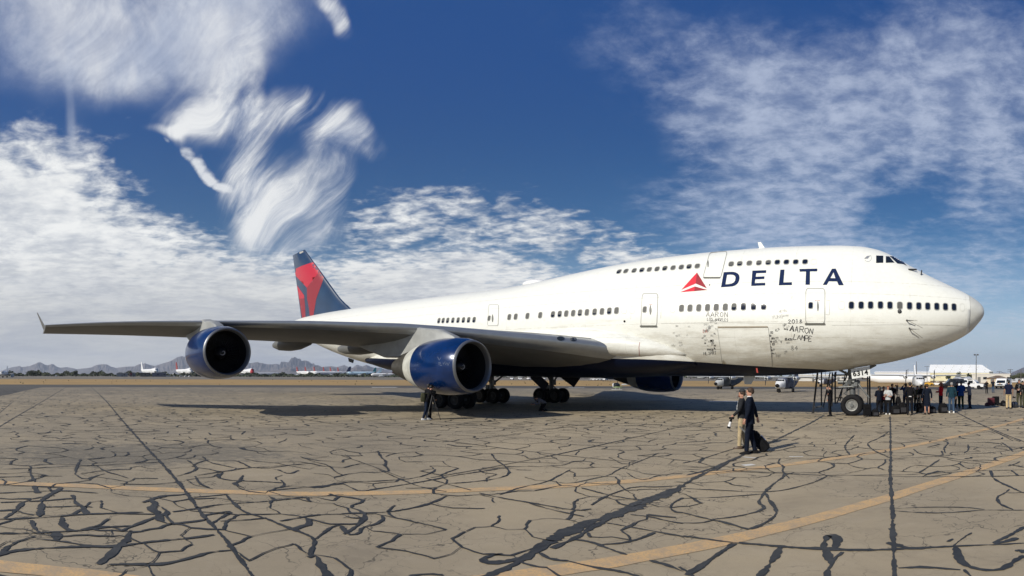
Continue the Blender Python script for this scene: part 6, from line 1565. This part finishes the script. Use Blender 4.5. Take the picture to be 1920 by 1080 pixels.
turboprop('white nosed propeller plane with a wrinkled blue grey cover on its side', 1472, 735.2, 163, .70, M_cover)
turboprop('white nosed covered propeller plane behind the access frame', 1547, 724.5, 154, .62, M_cover)
turboprop('all white twin propeller plane facing the camera behind the crowd', 1722, 730.5, 186, .80, None, M_whiteb)
# small helicopter
g = gnd(1158, 731); r = thing('helicopter', 'small bubble canopy helicopter with a green tinge under the far engine', 'helicopter', g, radians(205)); kk = .62
h_green = mat('pale_green_paint', (.16, .22, .08), .5)
obj('cabin', MB().ell((.3 * kk, 0, 1.25 * kk), (.95 * kk, .65 * kk, .62 * kk), 0, 16, 10), M_glass, r, world=False)
obj('body', MB().loft([[(x * kk, y * w_ * kk, (.62 + z * .5) * kk) for y, z in ((-1, 0), (1, 0), (.9, .5), (-.9, .5))] for x, w_ in ((1.1, .25), (.4, .6), (-.8, .6), (-1.2, .3))]), h_green, r, world=False)
obj('nose_panel', MB().ell((1.1 * kk, 0, 1.2 * kk), (.22 * kk, .4 * kk, .62 * kk)), M_whiteb, r, world=False)
obj('tail_boom', MB().tube([(-1.0 * kk, 0, 1.35 * kk), (-4.2 * kk, 0, 1.6 * kk)], [.22 * kk, .08 * kk], 8), M_grey, r, world=False)
obj('tail_fin', MB().prism([(-4.0 * kk, 1.5 * kk), (-4.3 * kk, 2.3 * kk), (-4.6 * kk, 2.3 * kk), (-4.3 * kk, 1.5 * kk)], 'y', -.03, .03), M_grey, r, world=False)
obj('mast', MB().tube([(0, 0, 1.7 * kk), (0, 0, 2.3 * kk)], .08 * kk, 8), M_dark, r, world=False)
for a in (.4, .4 + pi): obj('rotor_blade', MB().tube([(0, 0, 2.3 * kk), (3.6 * kk * cos(a), 3.6 * kk * sin(a), 2.2 * kk)], .07 * kk, 5, flat=.3), M_dark, r, world=False)
for sg in (-1, 1): obj('skid', MB().tube([(1.5 * kk, sg * .75 * kk, .16 * kk), (1.3 * kk, sg * .75 * kk, .04), (-1.2 * kk, sg * .75 * kk, .04)], .04, 6).tube([(.5 * kk, sg * .75 * kk, .04), (.4 * kk, sg * .4 * kk, .7 * kk)], .03, 5).tube([(-.6 * kk, sg * .75 * kk, .04), (-.5 * kk, sg * .4 * kk, .7 * kk)], .03, 5), M_grey, r, world=False)

# ------------------------------------------------------------------ buildings
M_cream = mat('cream_metal_wall', (.62, .56, .36), .7, var=.06, vscale=.3); M_roofw = mat('white_metal_roof', (.82, .82, .80), .5, var=.04, vscale=.2); M_bwall = mat('pale_stucco', (.52, .50, .46), .8, var=.08, vscale=.3); M_broof = mat('brown_shingle', (.16, .11, .075), .8, var=.2); M_vent = mat('roof_vent', (.42, .43, .44), .6)
def building(name, label, cat, px0, px1, top, d, depth, wall, roof, ridge_top=None, base=0, inset0=0, inset1=0, doors=1, group=None, vents=0, overh=.3):
    a, b = at(px0, d), at(px1, d); c_ = (a + b) / 2; ux = (b - a).normalized(); uy = V3(-ux.y, ux.x, 0)
    if uy.dot(c_) < 0: uy = -uy
    W_ = (b - a).length / 2; h_ = elev((px0 + px1) / 2, top, d); r = thing(name, label, cat, c_, atan2(ux.y, ux.x), group)
    obj('wall', MB().box((0, depth / 2, h_ / 2), (W_, depth / 2, h_ / 2)), wall, r, world=False, smooth=False)
    if ridge_top is not None:
        hr = elev((px0 + px1) / 2, ridge_top, d + depth / 2)
        A = [(-W_ - overh, -overh, h_), (W_ + overh, -overh, h_), (W_ + overh, depth + overh, h_), (-W_ - overh, depth + overh, h_), (-W_ + inset0, depth / 2, hr), (W_ - inset1, depth / 2, hr)]
        B_ = [(x, y, z + .15) for x, y, z in A]
        rf = obj('roof', MB().add(B_, [(0, 1, 5, 4), (2, 3, 4, 5), (1, 2, 5), (3, 0, 4)]).add([(x, y, z) for x, y, z in A[:4]] + B_[:4], [(0, 1, 5, 4), (1, 2, 6, 5), (2, 3, 7, 6), (3, 0, 4, 7), (3, 2, 1, 0)]), roof, r, world=False, smooth=False)
        for i in range(vents):
            for j in range(4):
                t = (j + .6) / 4.6; x = -W_ + W_ * 2 * (i + .5 + .12 * j) / (vents + .5); obj('roof_vent', MB().box((x, -overh + (depth / 2 + overh) * t, h_ + (hr - h_) * t + .3), (.28, .28, .22)), M_vent, rf, world=False)
    else: obj('roof', MB().box((0, depth / 2, h_ + .12), (W_ + .25, depth / 2 + .25, .12)), roof, r, world=False, smooth=False)
    for i in range(doors):
        x = -W_ + 2 * W_ * (i + .6) / (doors + .2); obj('door', MB().box((x, -.04, 1.1), (.55, .05, 1.1)), mat('door_grey', (.12, .12, .12), .6), r, world=False)
        if W_ > 4: obj('window', MB().box((x + 2.2, -.04, h_ * .55), (.7, .04, .45)), M_glass, r, world=False)
    return r
building('hangar', 'big white roofed hangar with a cream wall behind the propeller plane', 'hangar', 1742, 1862, 699, 300, 26, M_cream, M_roofw, 684.3, inset0=-.2, inset1=5.5, doors=0, vents=7)
building('annexe', 'grey boxy annexe at the right end of the hangar', 'building', 1855.5, 1861.5, 697, 295, 8, mat('grey_block', (.12, .13, .13), .7), M_vent, doors=0)
building('flat_building', 'long low off white flat roofed building left of the white van', 'building', 1822.5, 1893.5, 702, 205, 14, M_bwall, M_roofw, doors=3)
building('house', 'small house with a brown shingle roof and cream gable', 'building', 1850.5, 1888.5, 710, 165, 9, mat('cream_stucco', (.55, .47, .34), .8), M_broof, 705, inset0=2.6, inset1=2.2, doors=2)
building('shed', 'low shed with a pale grey pitched roof behind the dark pickup', 'building', 1788, 1822, 711, 155, 8, M_bwall, M_vent, 707, inset0=.5, inset1=.5)
building('long_white_shed', 'very long low white building behind the wing of the propeller plane', 'building', 1640, 1744, 699, 240, 18, M_whiteb, M_roofw, 696.5, doors=3)
building('white_shed', 'low white building glimpsed behind the access frame', 'building', 1497, 1600, 703, 260, 14, M_bwall, M_roofw, doors=2)
building('grey_hut', 'flat grey hut at the left end of the far compound', 'building', 218.5, 239.5, 700, 560, 8, mat('block_grey', (.26, .27, .27), .8), M_vent, group='huts of the far compound'); building('container', 'dark red shipping container in the far compound', 'container', 243, 247.5, 699, 558, 3, mat('container_red', (.16, .02, .02), .6), M_dark, doors=1, group='huts of the far compound')
building('grey_hut', 'grey hut just right of the red container', 'building', 248, 254, 699.5, 562, 6, mat('block_grey', (.26, .27, .27), .8), M_vent, group='huts of the far compound'); building('brown_hut', 'brown boarded hut in the middle of the far compound', 'building', 263, 282, 698.8, 560, 7, mat('brown_board', (.14, .12, .095), .8), M_vent, doors=2, group='huts of the far compound')
building('purple_grey_hut', 'long purplish grey hut under the far jumbo jets', 'building', 285, 311, 699, 560, 7, mat('purple_grey', (.14, .14, .17), .8), M_vent, doors=2, group='huts of the far compound'); building('low_wall', 'pale low block right of the far huts', 'wall', 311, 319, 704.5, 560, 3, M_bwall, M_vent, doors=0)

# ------------------------------------------------------------------ poles
def pole(name, label, px, top, d, r_=.09, cross=(), lamp=False, group=None):
    g = at(px, d); h_ = elev(px, top, d); r = thing(name, label, 'lamp post' if lamp else 'pole', g, -azim(px), group)
    obj('shaft', MB().tube([(0, 0, 0), (0, 0, h_)], [r_ * 1.5, r_ * .7], 8), mat('pole_grey', (.09, .085, .08), .7), r, world=False)
    for z in cross: obj('crossarm', MB().box((0, 0, h_ - z), (1.1, .06, .07)), M_dark, r, world=False)
    if lamp:
        for y in (-.28, .28): obj('lamp_head', MB().box((y, -.12, h_ + .02), (.2, .16, .12)), M_dark, r, world=False)
        obj('base_guard', MB().box((0, 0, .45), (.32, .32, .45)).box((0, 0, .95), (.2, .2, .08)), M_bwall, r, world=False)
    return r
pole('lamp_post', 'tall floodlight post on a pale base right of the crowd', 1830.3, 665.5, 108, .07, lamp=True)
pole('pole', 'tallest thin dark mast above the white propeller plane', 1718.3, 677.5, 190, .12); pole('pole', 'short dark mast left of the tallest mast', 1702.3, 692, 190, .1); pole('pole', 'thin grey pole at the left end of the hangar roof', 1738.2, 687, 230, .09, cross=(.1,))
pole('utility_pole', 'utility pole with two crossarms right of the white van', 1894.3, 692, 230, .14, (.2, .9), group='utility poles'); pole('utility_pole', 'small utility pole beside the hangar annexe', 1873.5, 695.3, 240, .12, (.3,), group='utility poles'); pole('utility_pole', 'dark utility pole in front of the right hand mountain', 1914.3, 692.5, 210, .14, group='utility poles')
pole('pole', 'thin mast seen through the access frame', 1547.5, 690, 200, .08); pole('pole', 'small mast right of the access frame post', 1524, 695, 200, .07)

# ------------------------------------------------------------------ vehicles
def car(name, label, cat, px, base_py, rel, L, W, H_, m, kind='van', group=None):
    g = gnd(px, base_py); a_ = atan2(g.x, g.y); r = thing(name, label, cat, g, pi / 2 - a_ + radians(rel), group)
    if kind == 'van': prof = [(L / 2, .35), (L / 2, .75), (L / 2 - .55, 1.0), (L / 2 - 1.15, H_ - .08), (L / 2 - 1.5, H_), (-L / 2 + .1, H_), (-L / 2, H_ - .3), (-L / 2, .35)]
    elif kind == 'pickup': prof = [(L / 2, .4), (L / 2, .95), (L / 2 - 1.2, 1.08), (L / 2 - 1.75, H_), (L / 2 - 2.9, H_), (L / 2 - 3.1, 1.05), (-L / 2, 1.05), (-L / 2, .4)]
    else: prof = [(L / 2, .4), (L / 2, .9), (L / 2 - 1.0, 1.05), (L / 2 - 1.6, H_), (-L / 2 + .2, H_), (-L / 2, 1.0), (-L / 2, .4)]
    rings = [[(x, y, z if z < 1.0 else z - abs(y) * .02) for x, z in prof] for y in (-W / 2 + .06, -W / 2 + .01, W / 2 - .01, W / 2 - .06)]
    n = len(prof); obj('body', MB().loft(rings), m, r, world=False, smooth=False)
    tops = [p_ for p_ in prof if p_[1] > H_ - .09]; x1 = prof[2][0] - .05; zt_ = H_ - .18; zb_ = 1.08
    xt = (prof[3][0] - .08)
    P_ = [(prof[2][0] + .01, prof[2][1] + .1), (prof[3][0] + .03, H_ - .2)]
    obj('windscreen', MB().add([(P_[0][0], -W * .42, P_[0][1]), (P_[0][0], W * .42, P_[0][1]), (P_[1][0], W * .38, P_[1][1]), (P_[1][0], -W * .38, P_[1][1])], [(0, 1, 2, 3)]).add([(P_[0][0] - .03, -W * .42, P_[0][1] - .01), (P_[0][0] - .03, W * .42, P_[0][1] - .01), (P_[1][0] - .03, W * .38, P_[1][1]), (P_[1][0] - .03, -W * .38, P_[1][1])], [(3, 2, 1, 0)]), M_glass, r, world=False, smooth=False)
    for sg in (-1, 1):
        obj('side_window', MB().box(((xt + .0) - .55, sg * (W / 2 + .004), (zt_ + zb_) / 2), (.42, .012, (zt_ - zb_) / 2)), M_glass, r, world=False, smooth=False)
        obj('headlight', MB().box((L / 2 + .005, sg * W * .38, .78), (.02, .14, .09)), M_ltgrey, r, world=False)
        for x in (L * .32, -L * .3): obj('wheel', MB().tube([(x, sg * (W / 2 - .2), .36), (x, sg * (W / 2 + .02), .36)], .36, 16), M_rubber, r, world=False)
        obj('mirror', MB().box((xt + .1, sg * (W / 2 + .14), 1.25), (.06, .1, .11)), m, r, world=False)
    obj('bumper', MB().box((L / 2 + .04, 0, .47), (.06, W * .48, .11)), M_dark, r, world=False); obj('grille', MB().box((L / 2 + .01, 0, .77), (.02, W * .26, .10)), M_dark, r, world=False)
    return r
VG = 'vehicles parked by the buildings'
v = car('van', 'white van with a yellow emblem facing the camera behind the polo shirt', 'van', 1881.5, 728, 165, 5.2, 2.0, 2.0, M_whiteb, 'van', VG)
obj('emblem', MB().box((2.64, .0, .98), (.012, .16, .06)), mat('amber_badge', (.6, .30, .05), .5), v, world=False)
car('pickup_truck', 'white pickup nose just right of the crowd', 'pickup', 1822, 729, 255, 4.8, 1.9, 1.75, M_whiteb, 'pickup', VG); car('suv', 'white van roof with black windows above the blue jacket', 'van', 1802, 725.5, 200, 4.8, 1.9, 1.95, M_whiteb, 'van', VG)
car('dark_suv', 'dark off road vehicle behind the teal jacket', 'car', 1786, 727.5, 100, 4.5, 1.9, 1.9, mat('dark_car_paint', (.012, .014, .02), .3, coat=.5), 'suv', VG)
car('parked_car', 'white car at the right edge below the olive tree', 'car', 1909, 717, 120, 4.6, 1.8, 1.6, M_whiteb, 'suv', VG); car('parked_car', 'silver car in front of the house right of the flat building', 'car', 1901, 719, 100, 4.6, 1.8, 1.45, b_grey, 'suv', VG); car('parked_car', 'white car left of the van before the house', 'car', 1868, 720, 200, 4.6, 1.8, 1.6, M_whiteb, 'suv', VG)
def tug(label, px, py, m, rel=100, s=1.0):
    g = gnd(px, py); a_ = atan2(g.x, g.y); r = thing('airport_tug', label, 'tug', g, pi / 2 - a_ + radians(rel), 'airfield service equipment')
    obj('body', MB().loft([[(x * s, y * s, z * s) for y, z in ((-.8, .35), (.8, .35), (.8, zz), (-.8, zz))] for x, zz in ((1.5, .7), (1.3, .95), (.2, 1.0), (.1, 1.0), (-1.3, .9), (-1.5, .7))]), m, r, world=False, smooth=False)
    obj('cab', MB().box((-.3 * s, 0, 1.55 * s), (.5 * s, .7 * s, .05 * s)).tube([(.1 * s, .6 * s, 1 * s), (.1 * s, .6 * s, 1.5 * s)], .04 * s, 5).tube([(-.7 * s, -.6 * s, 1 * s), (-.7 * s, -.6 * s, 1.5 * s)], .04 * s, 5).tube([(.1 * s, -.6 * s, 1 * s), (.1 * s, -.6 * s, 1.5 * s)], .04 * s, 5), m, r, world=False)
    for x in (1, -1):
        for y in (-1, 1): obj('wheel', MB().tube([(x * .95 * s, y * .6 * s, .32 * s), (x * .95 * s, y * .84 * s, .32 * s)], .32 * s, 12), M_rubber, r, world=False)
    return r
M_ylw = mat('equipment_yellow', (.60, .34, .03), .5)
tug('yellow airport tug right of the white propeller plane', 1741, 723, M_ylw, 100, .75); tug('yellow tug with a raised arm farther behind the crowd', 1783, 713.5, M_ylw, 80, .9)
tug('white ground power cart behind the red jacket', 1756, 723, M_whiteb, 90, .72); tug('white ground power cart right of the first one', 1771, 722, M_whiteb, 90, .72)
for i, (px, py) in enumerate(((326, 706.4), (339, 706.2), (348, 706.4), (355, 706.6), (960, 712), (975, 712.5), (992, 712), (1005, 712.6), (1018, 712), (1112, 713.4), (1124, 713.2), (1067, 714), (1135, 713), (105, 706))):
    tug('small white service cart number %s from the left on the far ramp' % ('one', 'two', 'three', 'four', 'five', 'six', 'seven', 'eight', 'nine', 'ten', 'eleven', 'twelve', 'thirteen', 'zero')[i] if 0 else
        'tiny pale cart far off, ' + ('left of the far red tailed jumbo', 'right below the far red tailed jumbo', 'at the nose of the far red tailed jumbo', 'just left of the outer engine', 'under the belly, leftmost by the wheels', 'under the belly, second from the wheels', 'under the belly, third from the wheels',
        'under the belly, fourth from the wheels', 'under the belly, directly before the far wheels', 'below the white airliner under the belly', 'below its neighbour near the helicopter', 'just right of the far wheels', 'left of the helicopter', 'alone before the far left scrub')[i], px, py, M_whiteb, 90 + 20 * i, .95)
mb = MB()
rs = random.Random(4)
for i in range(90):
    px = rs.choice([rs.uniform(-20, 830), rs.uniform(930, 1180)]); g = at(px, rs.uniform(124, 250)); l_ = rs.uniform(.1, .3)
    for q in range(5): u = V3(rs.uniform(-1, 1), rs.uniform(-1, 1), rs.uniform(.5, 1.4)) * l_; mb.add([g - u.orthogonal() * .2, g + u, g + u.orthogonal() * .2], [(0, 1, 2)])
tag(obj('verge_weeds', mb, M_leaf2, smooth=False), 'sparse weeds on the dry grass verge', 'weeds', kind='stuff')
# ------------------------------------------------------------------ air between here and the mountains
HZ = 1
if HZ:
    hm = bpy.data.materials.new('haze_air'); hm.use_nodes = True; nt = hm.node_tree; nt.nodes.clear()
    o_ = nt.nodes.new('ShaderNodeOutputMaterial'); v_ = nt.nodes.new('ShaderNodeVolumePrincipled'); nt.links.new(v_.outputs[0], o_.inputs['Volume'])
    v_.inputs['Color'].default_value = (.74, .83, 1.0, 1); v_.inputs['Density'].default_value = .75 / 11000; v_.inputs['Anisotropy'].default_value = .2
    ho = obj('haze', MB().box((0, 0, 259.0), (13500, 13500, 262)), hm, smooth=False); tag(ho, 'thin bluish air over the whole airfield', 'haze', kind='stuff')
